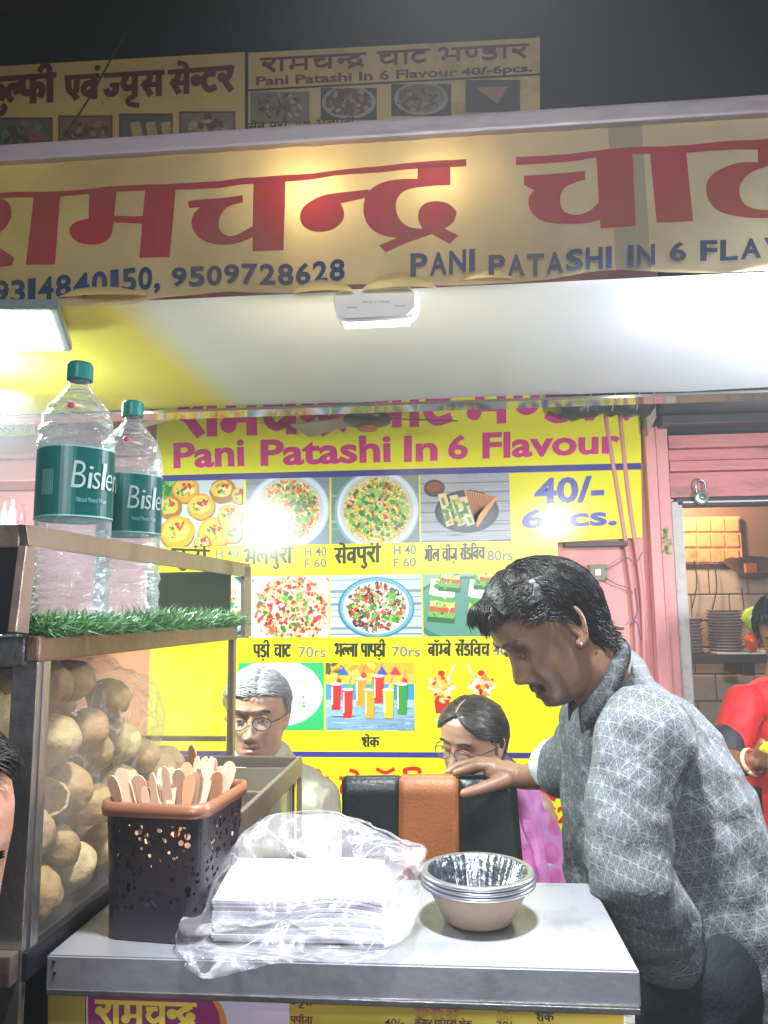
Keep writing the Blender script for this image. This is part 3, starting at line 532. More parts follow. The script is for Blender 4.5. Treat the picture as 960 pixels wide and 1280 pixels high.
def pic_sand(p, x0, x1, z0, z1):
    p.rect(x0, z0, x1, z1, '#8fb89a'); p.layer(); p.disc(x0+.15, z0+.1, .2, .13, '#3f7a6a', 30); p.layer(); p.disc(x0+.15, z0+.105, .185, .115, '#5d9a86', 30)
    for (u, v, s) in ((.1, .55, 1), (.55, .5, 1.1), (.2, .98, .8), (.6, 1.0, .8)):
        cx, cz = x0+u*(x1-x0)+.03, z0+v*(z1-z0); p.layer(.0004)
        for k, c in enumerate(('#2e6a34', '#7ab85a', '#e8502a', '#f2e46a', '#5aa84a', '#f6f4e8')):
            p.poly([(cx-.05*s+.004*k, cz-.075*s+.02*k*s), (cx+.055*s, cz-.085*s+.02*k*s), (cx+.06*s, cz-.06*s+.02*k*s), (cx-.045*s+.004*k, cz-.045*s+.02*k*s)], c, False); p.layer(.0001)
        p.poly([(cx-.04*s, cz+.03*s), (cx+.06*s, cz+.02*s), (cx+.05*s, cz+.085*s), (cx-.03*s, cz+.09*s)], '#f2f4e6'); p.layer()
        p.disc(cx+.025*s, cz+.055*s, .012, .010, '#d8281e'); p.disc(cx-.01*s, cz+.06*s, .011, .010, '#3f9a30'); scatter(p, cx, cz-.02*s, .05*s, .04*s, 20, GR+['#f4f4e0'], .003, .006)
food(pic_sand, -.114, .227, 1.367, 1.607)
def pic_plate(p, x0, x1, z0, z1):
    p.rect(x0, z0, x1, z1, '#2fb56a'); p.layer(); p.disc(x0+.17, z0+.14, .165, .125, '#b8c8c0', 36); p.layer(); p.disc(x0+.17, z0+.145, .16, .12, '#e9efe8', 36); p.layer(); p.disc(x0+.17, z0+.145, .12, .088, '#dfe8e0', 36); p.layer()
    p.disc(x0+.13, z0+.15, .02, .055, '#e6d83a'); scatter(p, x0+.18, z0+.14, .11, .08, 30, GR+['#e8e080'], .0025, .005)
food(pic_plate, -.84, -.502, 1.014, 1.27)
def pic_shakes(p, x0, x1, z0, z1):
    W, H = x1-x0, z1-z0
    for k, c in enumerate(['#7fa4c0', '#8fb4cc', '#a9c4d4', '#e8c4a8', '#f6c04a', '#f6b42e']): p.rect(x0, z0+H*k/6, x1, z0+H*(k+1)/6+.0005, c)
    p.layer(); p.rect(x0, z0+.45*H, x1, z0+.68*H, '#3f9ac8'); p.layer()
    for k in range(60): z = z0+random.random()*.38*H; x = x0+random.random()*W; p.rect(x, z, x+.06, z+.0025, random.choice(['#6d8ea8', '#9fc0d4', '#b8d4e4']))
    scatter(p, x0+.4*W, z1-.06*H, .16*W, .1*H, 60, ['#f6c82e', '#f09a20', '#fbe06a'], .006, .014); scatter(p, x0+.08*W, z1-.08*H, .1*W, .12*H, 30, ['#6a4a2a', '#3f6a3a', '#c87a2a'], .004, .008, 3); p.layer()
    for u, h, c, dy in ((.12, .38, '#d8242a', .12), (.25, .42, '#e02a2a', 0), (.4, .4, '#f09a20', .18), (.5, .42, '#f6a81e', 0), (.6, .4, '#e8342e', .22), (.71, .42, '#f2c41e', 0), (.86, .44, '#3f9a3a', .06)):
        cx, b = x0+u*W, z0+(.18+dy)*H; p.layer(.0004); p.poly([(cx-.016, b), (cx+.016, b), (cx+.022, b+h*H), (cx-.022, b+h*H)], c, False); p.layer(.0002)
        p.rect(cx-.017, b+.02, cx-.012, b+h*H-.01, '#ffffff'); p.disc(cx, b+h*H, .022, .006, '#fbe6d8'); p.poly([(cx, b+h*H), (cx+.003, b+h*H), (cx+.018, b+h*H+.05), (cx+.015, b+h*H+.05)], '#e86aa0', False)
        p.disc(cx+.012, b+h*H+.012, .010, .011, random.choice(['#e8d83a', '#58b03a', '#e83a3a']))
    for u, c in ((.2, '#2a6ac8'), (.64, '#3a5ab8'), (.79, '#d83a4a')): p.poly([(x0+u*W-.02, z0+.82*H), (x0+u*W+.022, z0+.82*H), (x0+u*W, z0+.95*H)], c)
food(pic_shakes, -.496, -.153, 1.014, 1.27)
for k, cx in enumerate((-.048, .103)):
    p = Print(fxz, .0008)
    p.poly([(cx-.035, 1.175), (cx+.035, 1.175), (cx+.024, 1.075), (cx-.024, 1.075)], '#f4dcc8'); p.layer(); p.poly([(cx-.03, 1.13), (cx+.03, 1.13), (cx+.024, 1.078), (cx-.024, 1.078)], '#c8281e'); p.layer()
    p.disc(cx, 1.175, .055, .012, '#dfe0e0'); p.layer(); scatter(p, cx, 1.195, .04, .026, 60, YG+['#f8e8d0', '#e83a2a', '#f6c0b0'], .004, .009); scatter(p, cx, 1.14, .028, .02, 26, YG+RD, .004, .008)
    p.layer(); p.disc(cx, 1.228, .013, .011, '#d8281e'); s_ = -1 if k else 1; p.poly([(cx+.02*s_, 1.2), (cx+.026*s_, 1.2), (cx+.055*s_, 1.262), (cx+.048*s_, 1.262)], '#c4ccd0', False); p.disc(cx, 1.055, .03, .008, '#c9d4dc'); p.rect(cx-.006, 1.05, cx+.006, 1.078, '#c9d4dc')
    p.obj('sundae_picture', MP, mb)
INK = '#2c2a18'
for tk, q, tw in (('p u r ii', [(215, 686), (262, 688), (262, 708), (215, 706)], .2), ('bh e l p u r ii', [(306, 687), (366, 685), (366, 704), (306, 706)], .2), ('s e v p u r ii', [(418, 686), (476, 683), (476, 703), (418, 705)], .2),
      ('gr ii l _ ch ii j. _ s ai .m D i v ch', [(531, 687), (606, 684), (606, 699), (531, 702)], .17), ('p D. ii _ ch aa T', [(317, 806), (364, 806), (364, 822), (317, 822)], .2), ('bh l_ l aa _ p aa p D. ii', [(419, 805), (482, 805), (482, 821), (419, 821)], .2),
      ('b O m_ b e _ s ai .m D i v ch', [(535, 805), (612, 805), (612, 820), (535, 820)], .2), ('sh e k', [(452, 922), (474, 922), (474, 934), (452, 934)], .22)):
    ptexts('dish_name_lettering', F3, MP, mb, [('D', tk, q, INK, tw)])
for s, q in (('H 40', [(270, 687), (298, 686), (298, 697), (270, 698)]), ('H 40', [(381, 684), (408, 683), (408, 695), (381, 696)]), ('F 60', [(381, 699), (408, 698), (408, 709), (381, 710)]), ('H 40', [(492, 682), (520, 681), (520, 693), (492, 694)]), ('F 60', [(492, 698), (520, 697), (520, 708), (492, 709)]),
             ('80rs', [(609, 688), (641, 687), (641, 700), (609, 701)]), ('70rs', [(373, 808), (407, 808), (407, 822), (373, 822)]), ('70rs', [(490, 808), (525, 808), (525, 821), (490, 821)]), ('40', [(616, 806), (634, 806), (634, 819), (616, 819)])):
    ptexts('price_number', F3, MP, mb, [('T', s, q, '#77778a', .012)])
ptexts('order_lettering', F3, MP, mb, [('D', 'sh aa d ii', [(196, 974), (286, 973), (286, 1001), (196, 1002)], '#d81e22', .22), ('D', 'p aa r T ii', [(302, 973), (410, 972), (410, 1000), (302, 1001)], '#d81e22', .22)])
p = Print(F3, .001)
p.deva('k e', [(425, 972), (452, 972), (452, 1000), (425, 1000)], '#d81e22', .22); p.deva('O rD r', [(474, 971), (560, 971), (560, 1000), (474, 1000)], '#d81e22', .22); p.deva('k r e .m', [(576, 971), (700, 971), (700, 1000), (576, 1000)], '#d81e22', .22)
p.text('97829', [(440, 1010), (650, 1010), (650, 1032), (440, 1032)], '#d81e22', .03) if False else None
p.text('YO', [(676, 980), (712, 980), (712, 998), (676, 998)], '#d81e22', .03); p.text('62', [(682, 1007), (712, 1007), (712, 1029), (682, 1029)], '#d81e22', .04)
p.obj('order_lettering', MP, mb)
# ============================================================ AWNING
aw = thing('awning', 'yellow cloth awning banner with big red lettering and white underside', 'awning', (-.2, 1.34, 2.06))
CZc = 2.045
def crease(x, y): return .006*noise.noise(Vector((x*2.1, y*2.5, 0)))+.003*noise.noise(Vector((x*7, y*4, 3)))
bm = bmesh.new(); nx, ny = 90, 22; X0, X1, Y0, Y1 = -1.7, 1.5, 1.345, 2.085; G = []
for j in range(ny+1):
    G.append([bm.verts.new((X0+(X1-X0)*i/nx, Y0+(Y1-Y0)*j/ny, CZc+crease(X0+(X1-X0)*i/nx, Y0+(Y1-Y0)*j/ny)*(1 if 0 < j else .3))) for i in range(nx+1)])
for j in range(ny):
    for i in range(nx): bm.faces.new((G[j][i], G[j+1][i], G[j+1][i+1], G[j][i+1]))
bmesh.ops.solidify(bm, geom=bm.faces[:], thickness=.002)
cm = mat('white flex underside', '#e6edf8', .38, 0, .02, 3); cm.node_tree.nodes['Principled BSDF'].inputs['Transmission Weight'].default_value = 0
obj('underside_sheet', bm, cm, aw, True)
boxo('rear_trim', (-1.7, 2.088, CZc-.012), (1.5, 2.165, CZc-.004), mat('glossy grey trim', '#8f8c88', .08, .85, .03), aw, .001)
# yellow side of the sheet shows at the left: the cloth's own dye
N_, L_ = nt(cm); tcx = N_.new('ShaderNodeTexCoord'); sx = N_.new('ShaderNodeSeparateXYZ'); L_.new(tcx.outputs['Object'], sx.inputs[0]); mr = N_.new('ShaderNodeMapRange'); mr.inputs[1].default_value = -.56; mr.inputs[2].default_value = -.66; L_.new(sx.outputs[0], mr.inputs[0])
mz = N_.new('ShaderNodeMix'); mz.data_type = 'RGBA'; pb = N_['Principled BSDF']; src = pb.inputs['Base Color'].links[0].from_socket; L_.new(mr.outputs[0], mz.inputs[0]); L_.new(src, mz.inputs[6]); mz.inputs[7].default_value = lin('#efe65a'); L_.new(mz.outputs[2], pb.inputs['Base Color'])
BY = 1.34
def bw(x, z): # cloth waves
    k = min(1, max(0, (2.335-z)/.28)); return .010*k*noise.noise(Vector((x*5.5, z*1.5, 0)))+.010*k*k*noise.noise(Vector((x*9, 0, 4)))+.003*noise.noise(Vector((x*20, z*8, 2)))
def bot(x): return 2.050-.012*min(1, max(0, (-.45-x)/.3))+.010*noise.noise(Vector((x*4.2+.3, 0, 9)))+.004*noise.noise(Vector((x*11, 0, 2)))
bm = bmesh.new(); nx, nz = 420, 32; G = []
for j in range(nz+1):
    row = []
    for i in range(nx+1):
        x = -1.7+3.2*i/nx; zb = bot(x); z = zb+(2.34-zb)*j/nz; row.append(bm.verts.new((x, BY+bw(x, z)-.012*max(0, 1-(z-zb)/.02)*0, z)))
    G.append(row)
cl = bm.loops.layers.float_color.new('Col')
for j in range(nz):
    for i in range(nx):
        f = bm.faces.new((G[j][i], G[j][i+1], G[j+1][i+1], G[j+1][i]))
        x = f.calc_center_median().x
        c = lin('#c0ae88') if abs(x-.335) > .03 else lin('#9c917a')
        for l in f.loops: l[cl] = c
obj('banner_cloth', bm, M['banner'], aw, True)
def fb(a, b, d): p = A(a, b, BY); p.y = BY+bw(p.x, p.z)-d-.0004; return p
RED = '#c04850'
p = Print(fb, .0003)
def big(P): p.layer(.00012); bigs.append(P)
bigs = []
for P in ([(-40, 244), (0, 241), (67, 240), (110, 237), (143, 232), (217, 230), (260, 228), (320, 221), (380, 218), (430, 212), (463, 209), (520, 203), (583, 199), (583, 208), (520, 211), (463, 217), (430, 218), (380, 226), (320, 229), (260, 237), (217, 238), (143, 239), (110, 243), (67, 247), (0, 248), (-40, 251)],
          [(-30, 248), (0, 248), (10, 252), (16, 263), (14, 277), (0, 293), (-15, 300), (18, 322), (16, 332), (-10, 336), (-40, 300), (-40, 285), (-20, 285), (-10, 270), (-18, 258)],
          [(43, 244), (76, 243), (70, 332), (33, 332)], [(112, 240), (146, 238), (142, 268), (140, 292), (130, 303), (115, 306), (98, 304), (88, 295), (87, 285), (94, 277), (111, 273)],
          [(140, 269), (182, 270), (180, 279), (140, 277)], [(182, 236), (220, 235), (213, 323), (173, 321)],
          [(235, 252), (304, 245), (304, 254), (285, 258), (276, 268), (273, 282), (277, 292), (288, 297), (300, 293), (318, 283), (317, 297), (298, 306), (275, 308), (255, 303), (243, 292), (239, 278), (243, 267), (251, 260), (237, 261)],
          [(317, 228), (357, 226), (354, 312), (316, 315)],
          [(462, 237), (420, 241), (400, 245), (380, 256), (374, 268), (376, 280), (388, 289), (404, 290), (420, 285), (430, 274), (430, 262), (426, 254), (458, 247)],
          [(522, 208), (563, 206), (563, 232), (530, 234), (510, 237), (498, 245), (494, 258), (498, 275), (510, 286), (528, 287), (520, 298), (495, 299), (472, 293), (458, 280), (453, 262), (457, 243), (470, 231), (490, 225), (522, 224)],
          [(524, 262), (532, 254), (546, 252), (562, 255), (571, 266), (568, 279), (556, 287), (573, 296), (562, 306), (540, 293), (482, 316), (474, 307), (500, 297), (528, 287), (522, 275)],
          [(645, 197), (700, 194), (745, 189), (800, 184), (845, 184), (900, 178), (960, 174), (1020, 170), (1020, 183), (960, 187), (900, 188), (850, 193), (800, 193), (745, 197), (720, 202), (645, 207)],
          [(655, 220), (731, 215), (731, 226), (708, 232), (700, 243), (700, 258), (706, 268), (722, 271), (738, 265), (752, 250), (752, 275), (730, 282), (700, 281), (675, 275), (662, 262), (660, 247), (668, 237), (655, 231)],
          [(745, 194), (790, 191), (794, 284), (750, 287)], [(812, 191), (857, 190), (866, 277), (820, 280)],
          [(960, 203), (925, 203), (895, 213), (882, 228), (882, 245), (892, 262), (915, 271), (960, 274), (1000, 268), (1000, 258), (960, 264), (935, 260), (924, 248), (924, 230), (938, 215), (960, 208)], [(947, 182), (985, 180), (985, 208), (947, 208)]):
    for it_ in range(2):
        Q = []; n_ = len(P)
        for i in range(n_):
            a, b, c = Vector(P[i-1]), Vector(P[i]), Vector(P[(i+1) % n_]); d1, d2 = (b-a), (c-b); an = abs(d1.angle_signed(d2)) if d1.length and d2.length else 0
            if an > R(52) or an < R(3): Q.append(tuple(b))
            else: Q.append(tuple(b.lerp(a, .25))); Q.append(tuple(b.lerp(c, .25)))
        P = Q
    q = bmesh.new(); q.faces.new([q.verts.new((a, b, 0)) for a, b in P])
    for xx in range(-40, 1030, 9):
        bmesh.ops.bisect_plane(q, geom=q.verts[:]+q.edges[:]+q.faces[:], plane_co=(xx+.5, 0, 0), plane_no=(1, 0, 0))
    for yy in range(160, 340, 12): bmesh.ops.bisect_plane(q, geom=q.verts[:]+q.edges[:]+q.faces[:], plane_co=(0, yy+.5, 0), plane_no=(0, 1, 0))
    bmesh.ops.triangulate(q, faces=q.faces[:])
    p.layer(.0001)
    for f in q.faces: p.poly([(v.co.x, v.co.y) for v in f.verts], RED, False)
    q.free()
p.obj('shop_name_lettering', M['banner'], aw)
NB = '#2f4880'
p = Print(fb, .0004)
def chars(s, x0, x1, y0t, y0b, y1t, y1b, col=NB, arc=None):
    V = [c for c in s]; w = {',': .5, ' ': .55, '1': .72, 'I': .5, 'L': .9, 'F': .9}; W = sum(w.get(c, 1) for c in V); x = 0
    for c in V:
        cw = w.get(c, 1); g_ = {'1': .12, 'I': .1}.get(c, .06); a, b = x0+(x1-x0)*(x+g_)/W, x0+(x1-x0)*(x+cw-g_)/W; u, v = x/W, (x+cw)/W; x += cw
        if c == ' ': continue
        T = lambda k: y0t+(y1t-y0t)*k+(arc(k) if arc else 0); B_ = lambda k: y0b+(y1b-y0b)*k+(arc(k) if arc else 0)
        if c == ',': p.text(c, [(a, B_(u)-7), (b, B_(v)-7), (b, B_(v)+6), (a, B_(u)+6)], col, .03); continue
        p.text(c, [(a, T(u)), (b, T(v)), (b, B_(v)), (a, B_(u))], col, .03)
chars('9314840150,', -9, 203, 350, 380, 334, 363, arc=lambda k: 3*math.sin(k*6))
chars('9509728628', 215, 433, 337, 361, 325, 353)
chars('PANI', 512, 596, 320, 349, 314, 342); chars('PATASHI', 609, 765, 322, 348, 312, 340); chars('IN', 780, 818, 311, 337, 309, 335); chars('6', 833, 857, 306, 331, 305, 330); chars('FLAVOUR', 871, 1062, 304, 330, 298, 322)
p.obj('small_lettering', M['banner'], aw)
hemm = vmat('lit hem cloth', .7, .2, .6)  # hem folds tinted paler than the banner: lamp light put into the colour
for (a, b2, yb, h) in ((62, 182, 378, 12), (366, 442, 372, 16), (452, 546, 368, 21), (574, 642, 356, 13)):
    bm = bmesh.new(); top = []; low = []; n_ = 16
    for i in range(n_+1):
        u = i/n_; px = a+(b2-a)*u; y0 = yb-5-(px-a)*.035; q0 = A(px, y0, BY-.004); q1 = A(px, y0-h*math.sin(u*math.pi)**.7-.5, BY-.004); bul = .010*math.sin(u*math.pi)
        low.append(bm.verts.new(q0-Vector((0, bul, 0)))); top.append(bm.verts.new(q1))
    for i in range(n_): bm.faces.new((low[i], low[i+1], top[i+1], top[i]))
    cl = bm.loops.layers.float_color.new('Col')
    for f in bm.faces:
        for l in f.loops: l[cl] = lin('#e9d28e')
    obj('hem_fold', bm, hemm, aw, True)
boxo('top_pipe', (-1.7, 1.325, 2.336), (1.5, 1.365, 2.372), M['alu'], aw, .006)
wire('awning_hook', [A(905, 347, 1.35), A(903, 366, 1.35), A(910, 373, 1.35), A(918, 370, 1.35), A(921, 345, 1.35)], .0012, M['steel'], None, 'bent wire hook under the right end of the banner', 'hook')
wire('awning_hook', [A(948, 340, 1.35), A(938, 350, 1.35), A(930, 362, 1.35)], .0010, mat('red thread', '#b05040', .6), None, 'loose thin reddish wire under the banner at far right', 'wire')
# translucent roll above the pipe
bm = bmesh.new(); tube(bm, [A(-40, 205, 1.5), A(622, 147, 1.5)], .011, 14); tag(obj('plastic_roll', bm, mat('cloudy plastic roll', '#8c9490', .3, 0, .25, 14), None, True), 'grey rolled plastic sheet lying along the top of the awning pipe', 'plastic roll')
# ============================================================ UPPER SIGNS, FACADE
t = thing('upper_facade', 'near black facade above the awning', 'wall', (0, 2.0, 2.5))
bm = bmesh.new(); box(bm, (-6, 1.96, 2.6), (6, 2.1, 6)); obj('facade_wall', bm, M['night_black'], t)
bm = bmesh.new(); box(bm, (-6, 1.9, 3.25), (6, 1.96, 3.3)); obj('facade_ledge', bm, M['night_black'], t)
UY = 1.9; FU = onY(UY)
def board(q, lab):
    t = thing('sign_board', lab, 'sign', A(*q[3], UY)); bm = bmesh.new(); quadbox(bm, [A(*c, UY) for c in q], (0, .03, 0)); obj('board', bm, mat('dusty yellow board', '#a89468', .6, 0, .12, 4, dirt='#4a4030', dscale=4, damt=.6), t); return t
q1 = [(-160, 92), (306, 65), (306, 186), (-160, 205)]
s1 = board(q1, 'dusty cream sign with maroon lettering, upper left above the awning'); OLD = '#5a1a22'
p = Print(FU, .001)
p.deva('k u l_ ph ii', [(-22, 100), (70, 93), (70, 128), (-22, 134)], OLD, .26); p.deva('E v .m', [(82, 97), (124, 94), (124, 124), (82, 127)], OLD, .26); p.deva('j_ y uu s', [(131, 94), (205, 90), (205, 120), (131, 124)], OLD, .26); p.deva('s e n_ T r', [(211, 90), (292, 84), (292, 115), (211, 119)], OLD, .26)
p.obj('lettering', M['print_old'], s1)
for k, (a, b) in enumerate(((-4, 66), (73, 141), (149, 216), (224, 294))):
    p = Print(FU, .001); y = 147-(a/300)*10; p.rect(a, y, b, y+46, '#5a2a30'); p.layer(); p.clip = (a+2, b-2, y+2, 300); p.rect(a+2, y+2, b-2, y+44, ['#4a5058', '#6a5a5a', '#4a5a62', '#7a6a70'][k]); p.layer()
    if k == 2:
        for c in range(3): p.poly([(a+14+c*19, y+12), (a+26+c*19, y+10), (a+34+c*19, y+44), (a+20+c*19, y+44)], '#b09a78')
    else: scatter(p, (a+b)/2, y+24, 26, 16, 60, [['#3a3a48', '#7a4a50', '#5a6a70'], ['#6a5058', '#84707a', '#4a3a3a'], [], ['#8a7a78', '#5a3a3a', '#a89a90']][k], 2, 5)
    p.obj('picture', M['print_old'], s1)
q2 = [(310, 66), (675, 47), (675, 150), (310, 172)]
s2 = board(q2, 'small dusty yellow sign with snack pictures, upper middle above the awning')
p = Print(FU, .001); p.deva(RAMCHANDRA, [(326, 74), (457, 67), (457, 84), (326, 91)], OLD, .26); p.deva(CHAT, [(472, 66), (536, 62), (536, 79), (472, 83)], OLD, .26); p.deva(BHANDAR, [(548, 62), (660, 56), (660, 73), (548, 79)], OLD, .26)
p.text('Pani Patashi In 6 Flavour', [(320, 96), (572, 84), (572, 96), (320, 108)], '#6a2030', .03); p.text('40/-6pcs.', [(576, 86), (665, 80), (665, 93), (576, 98)], '#17181c', .03); p.obj('lettering', M['print_old'], s2)
p = Print(FU, .001); p.poly([(310, 112), (675, 92), (675, 94.5), (310, 114.5)], '#17181c', False); p.poly([(307, 66), (310.5, 66), (310.5, 172), (307, 172)], '#17181c', False)
p.deva('s e v _ p u r ii', [(310, 155), (360, 152), (360, 161), (310, 164)], '#17181c', .22); p.deva('bh e l p u r ii', [(396, 151), (444, 148), (444, 157), (396, 160)], '#17181c', .22); p.text('H 40', [(370, 152), (388, 151), (388, 156), (370, 157)], '#17181c', .01); p.obj('small_print', M['print_old'], s2)
for k, (a, b) in enumerate(((313, 387), (401, 471), (489, 564), (582, 650))):
    p = Print(FU, .001); y = 115-(a-313)*.055; p.clip = (a, b, y, y+40); p.rect(a, y, b, y+40, '#3a3634' if k else '#6d6a66'); p.layer()
    if k in (1, 2): p.disc((a+b)/2, y+18, 34, 21, '#8a8a88'); p.layer(); p.disc((a+b)/2, y+18, 29, 18, '#5a3a34' if k == 1 else '#6a605a', 24, 0, .06); p.layer()
    if k == 3: p.poly([(a+12, y+10), (b-14, y+8), (a+40, y+30)], '#8a6a5c')
    else: scatter(p, (a+b)/2, y+19, 27, 16, 70, ['#7a6a5c', '#5a4a40', '#948a7c', '#4a3434'], 1.2, 3)
    p.obj('picture', M['print_old'], s2)
wire('overhead_cable', [A(165, 30, 1.7), A(140, 72, 1.7), A(110, 125, 1.7), A(80, 170, 1.7)], .0022, M['black'], None, 'thin black cable hanging across the upper left sign', 'cable')
# ============================================================ COUNTER
TZ = 1.07
ct = thing('serving_counter', 'small steel topped counter with printed yellow and purple front', 'counter', (-.14, 1.03, 0))
bm = bmesh.new(); quadbox(bm, [(-.469, .896, TZ), (.191, .900, TZ), (.189, 1.172, TZ), (-.469, 1.172, TZ)], (0, 0, -.038)); bmesh.ops.bevel(bm, geom=bm.edges[:], offset=.0018, segments=2, affect='EDGES'); obj('table_top', bm, M['steel_top'], ct)
boxo('top_edge_fold', (-.467, .8955, TZ-.042), (.189, .8975, TZ-.036), M['steel'], ct, .001)
boxo('cabinet', (-.452, .905, .02), (.172, 1.165, TZ-.038), mat('counter body', '#5a4d46', .5), ct, .004)
boxo('corner_strip', (.172, .9, .02), (.184, .925, TZ-.04), M['white_wall'], ct, .002)
for a in (-.44, .13):
    for b in (.93, 1.14): boxo('foot', (a, b, 0), (a+.03, b+.02, .03), M['black'], ct, .002)
for px, py in ((67, 1202), (68, 1216)):
    bm = bmesh.new(); c = A(px, py, .8955); ell(bm, c, (.0022, .0012, .0022), n=8); obj('rivet', bm, M['black'], ct, True)
FY = .902; FF = onY(FY)
p = Print(FF, .0006)
p.rect(60, 1225, 793, 1700, '#b3a03c'); p.layer()
p.poly([(62, 1228), (108, 1230), (108, 1700), (62, 1700)], '#bba944', False); p.poly([(107, 1230), (111, 1230), (111, 1700), (107, 1700)], '#d9cfd8', False)
p.layer(); p.poly([(111, 1231), (362, 1238), (362, 1700), (111, 1700)], '#cfc3dc', False); p.layer()
p.poly([(111, 1231), (262, 1236)]+[(262+22*math.sin(k*.3), 1236+k*8) for k in range(1, 9)]+[(240, 1340), (111, 1340)], '#d08a3a', False); p.layer()
p.poly([(111, 1231), (256, 1236)]+[(256+20*math.sin(k*.3), 1236+k*8) for k in range(1, 9)]+[(234, 1336), (111, 1336)], '#8f1f6c', False)
p.obj('front_print', mat_front := vmat('printed front sheet', .4, .4, dirt='#6b6154', damt=.35), ct)
p = Print(FF, .0022); p.deva(RAMCHANDRA, [(121, 1250), (246, 1254), (246, 1282), (121, 1280)], '#e6cf4a', .24); p.deva(CHAT, [(125, 1296), (176, 1297), (176, 1322), (125, 1321)], '#e6cf4a', .24); p.obj('front_title', mat_front, ct)
for tk, q, c in (('j_ y uu s', [(364, 1246), (391, 1247), (391, 1256), (364, 1255)], '#2a2226'), ('p p ii t aa', [(364, 1269), (391, 1270), (391, 1279), (364, 1278)], '#7a2a3a'), ('k i T _ k e T _ sh e k', [(519, 1253), (574, 1255), (574, 1265), (519, 1263)], '#7a2a3a'),
                 ('k e s r _ p i s_ t aa _ sh e k'.replace('s_', 's'), [(519, 1273), (590, 1275), (590, 1284), (519, 1282)], '#7a2a3a'), ('sh e k', [(669, 1264), (692, 1265), (692, 1276), (669, 1275)], '#2a2226')):
    ptexts('price_list_lettering', FF, mat_front, ct, [('D', tk, q, c, .2)], .0022)
for s, q in (('40/-', [(481, 1272), (505, 1272), (505, 1281), (481, 1281)]), ('90/-', [(620, 1256), (645, 1257), (645, 1266), (620, 1265)]), ('70/-', [(620, 1275), (645, 1276), (645, 1285), (620, 1284)])): ptexts('price_list_number', FF, mat_front, ct, [('T', s, q, '#6a2a40', .01)], .0022)
# ============================================================ BOWLS
foil = mat('foil lining', '#8d939e', .25, 1, .04, 20, .35, 60); card = mat('beige paper bowl', '#b9a58e', .6, 0, .06, 20, .1, 80); grim = mat('silver grey rim', '#a9a9b0', .3, .85, .05, 40)
bc = AZ(599, 1161, TZ)+Vector((0, .026, .0015))
def flute(i, a): return .006*math.sin(a*26) if i > 0 else 0
labs = ['beige paper bowl at the bottom of the foil bowl stack on the counter', 'middle foil lined bowl nested in the small stack on the counter', 'top foil lined silver bowl of the stack on the steel counter']
for k in range(3):
    z = k*.0055; c = bc+Vector((0, 0, z)); s = 1-.004*k
    t = thing('foil_bowl', labs[k], 'bowl', c, 'stacked foil bowls')
    bm = bmesh.new(); lathe(bm, [(0, 0), (.040*s, 0), (.044*s, .004), (.064*s, .042), (.0655*s, .047), (.063*s, .0465), (.043*s, .006)], c, 78, 0, flute); obj('bowl_body', bm, card, t, True)
    bm = bmesh.new(); lathe(bm, [(0, .0025), (.040*s, .0025), (.0425*s, .006), (.062*s, .0475), (.0635*s, .0485)], c, 156, 0, lambda i, a: (.012*math.sin(a*39)+.008*math.sin(a*17+2)) if i in (2, 3) else 0); obj('foil_liner', bm, foil, t, True)
    bm = bmesh.new(); lathe(bm, [(.0635*s, .0485), (.069*s, .0495), (.0725*s, .0475), (.0722*s, .0445), (.067*s, .043), (.064*s, .046)], c, 96, 0, lambda i, a: .004*noise.noise(Vector((math.cos(a)*3, math.sin(a)*3, k*5)))); obj('rim', bm, grim, t, True)
# ============================================================ NAPKIN STACK + BAG
NS = thing('napkin_stack', 'stack of white embossed paper napkins inside the clear bag', 'napkins', (-.19, 1.0, TZ))
nm = mat('white tissue', '#b9b9c3', .85, 0, .02, 30)
N_, L_ = nt(nm); tcx = N_.new('ShaderNodeTexCoord'); wv = N_.new('ShaderNodeTexWave'); wv.inputs['Scale'].default_value = 130; wv.bands_direction = 'DIAGONAL'; L_.new(tcx.outputs['Object'], wv.inputs[0]); bb = N_.new('ShaderNodeBump'); bb.inputs['Strength'].default_value = .14; bb.inputs['Distance'].default_value = .001; L_.new(wv.outputs[0], bb.inputs['Height']); L_.new(bb.outputs[0], N_['Principled BSDF'].inputs['Normal'])
n0 = AZ(265, 1185, TZ); 
for k in range(11):
    bm = bmesh.new(); z0, h = TZ+.004+k*.0042, .0038; j = random.uniform(-.0015, .0015); nx = 16; tops = []; bots = []
    for i in range(nx+1):
        u = i/nx; x = -.288+.2*u+j; up = .0075*math.sin(min(1, max(0, (u-.45)/.55))*math.pi)*(k/10)
        for yy, lst in ((.935+j+.004*u, 0), (1.06+j, 1)):
            zz = z0+up*(1 if lst == 0 else .4)+(.010*(k/10) if lst else 0)
            tops.append(bm.verts.new((x-.008*lst, yy, zz+h))); bots.append(bm.verts.new((x-.008*lst, yy, zz)))
    for i in range(nx):
        a = 2*i; bm.faces.new((tops[a], tops[a+2], tops[a+3], tops[a+1])); bm.faces.new((bots[a], bots[a+1], bots[a+3], bots[a+2])); bm.faces.new((tops[a], bots[a], bots[a+2], tops[a+2])); bm.faces.new((tops[a+1], tops[a+3], bots[a+3], bots[a+1]))
    bm.faces.new((tops[0], tops[1], bots[1], bots[0])); bm.faces.new((tops[-2], bots[-2], bots[-1], tops[-1]))
    obj('napkin', bm, nm, NS)
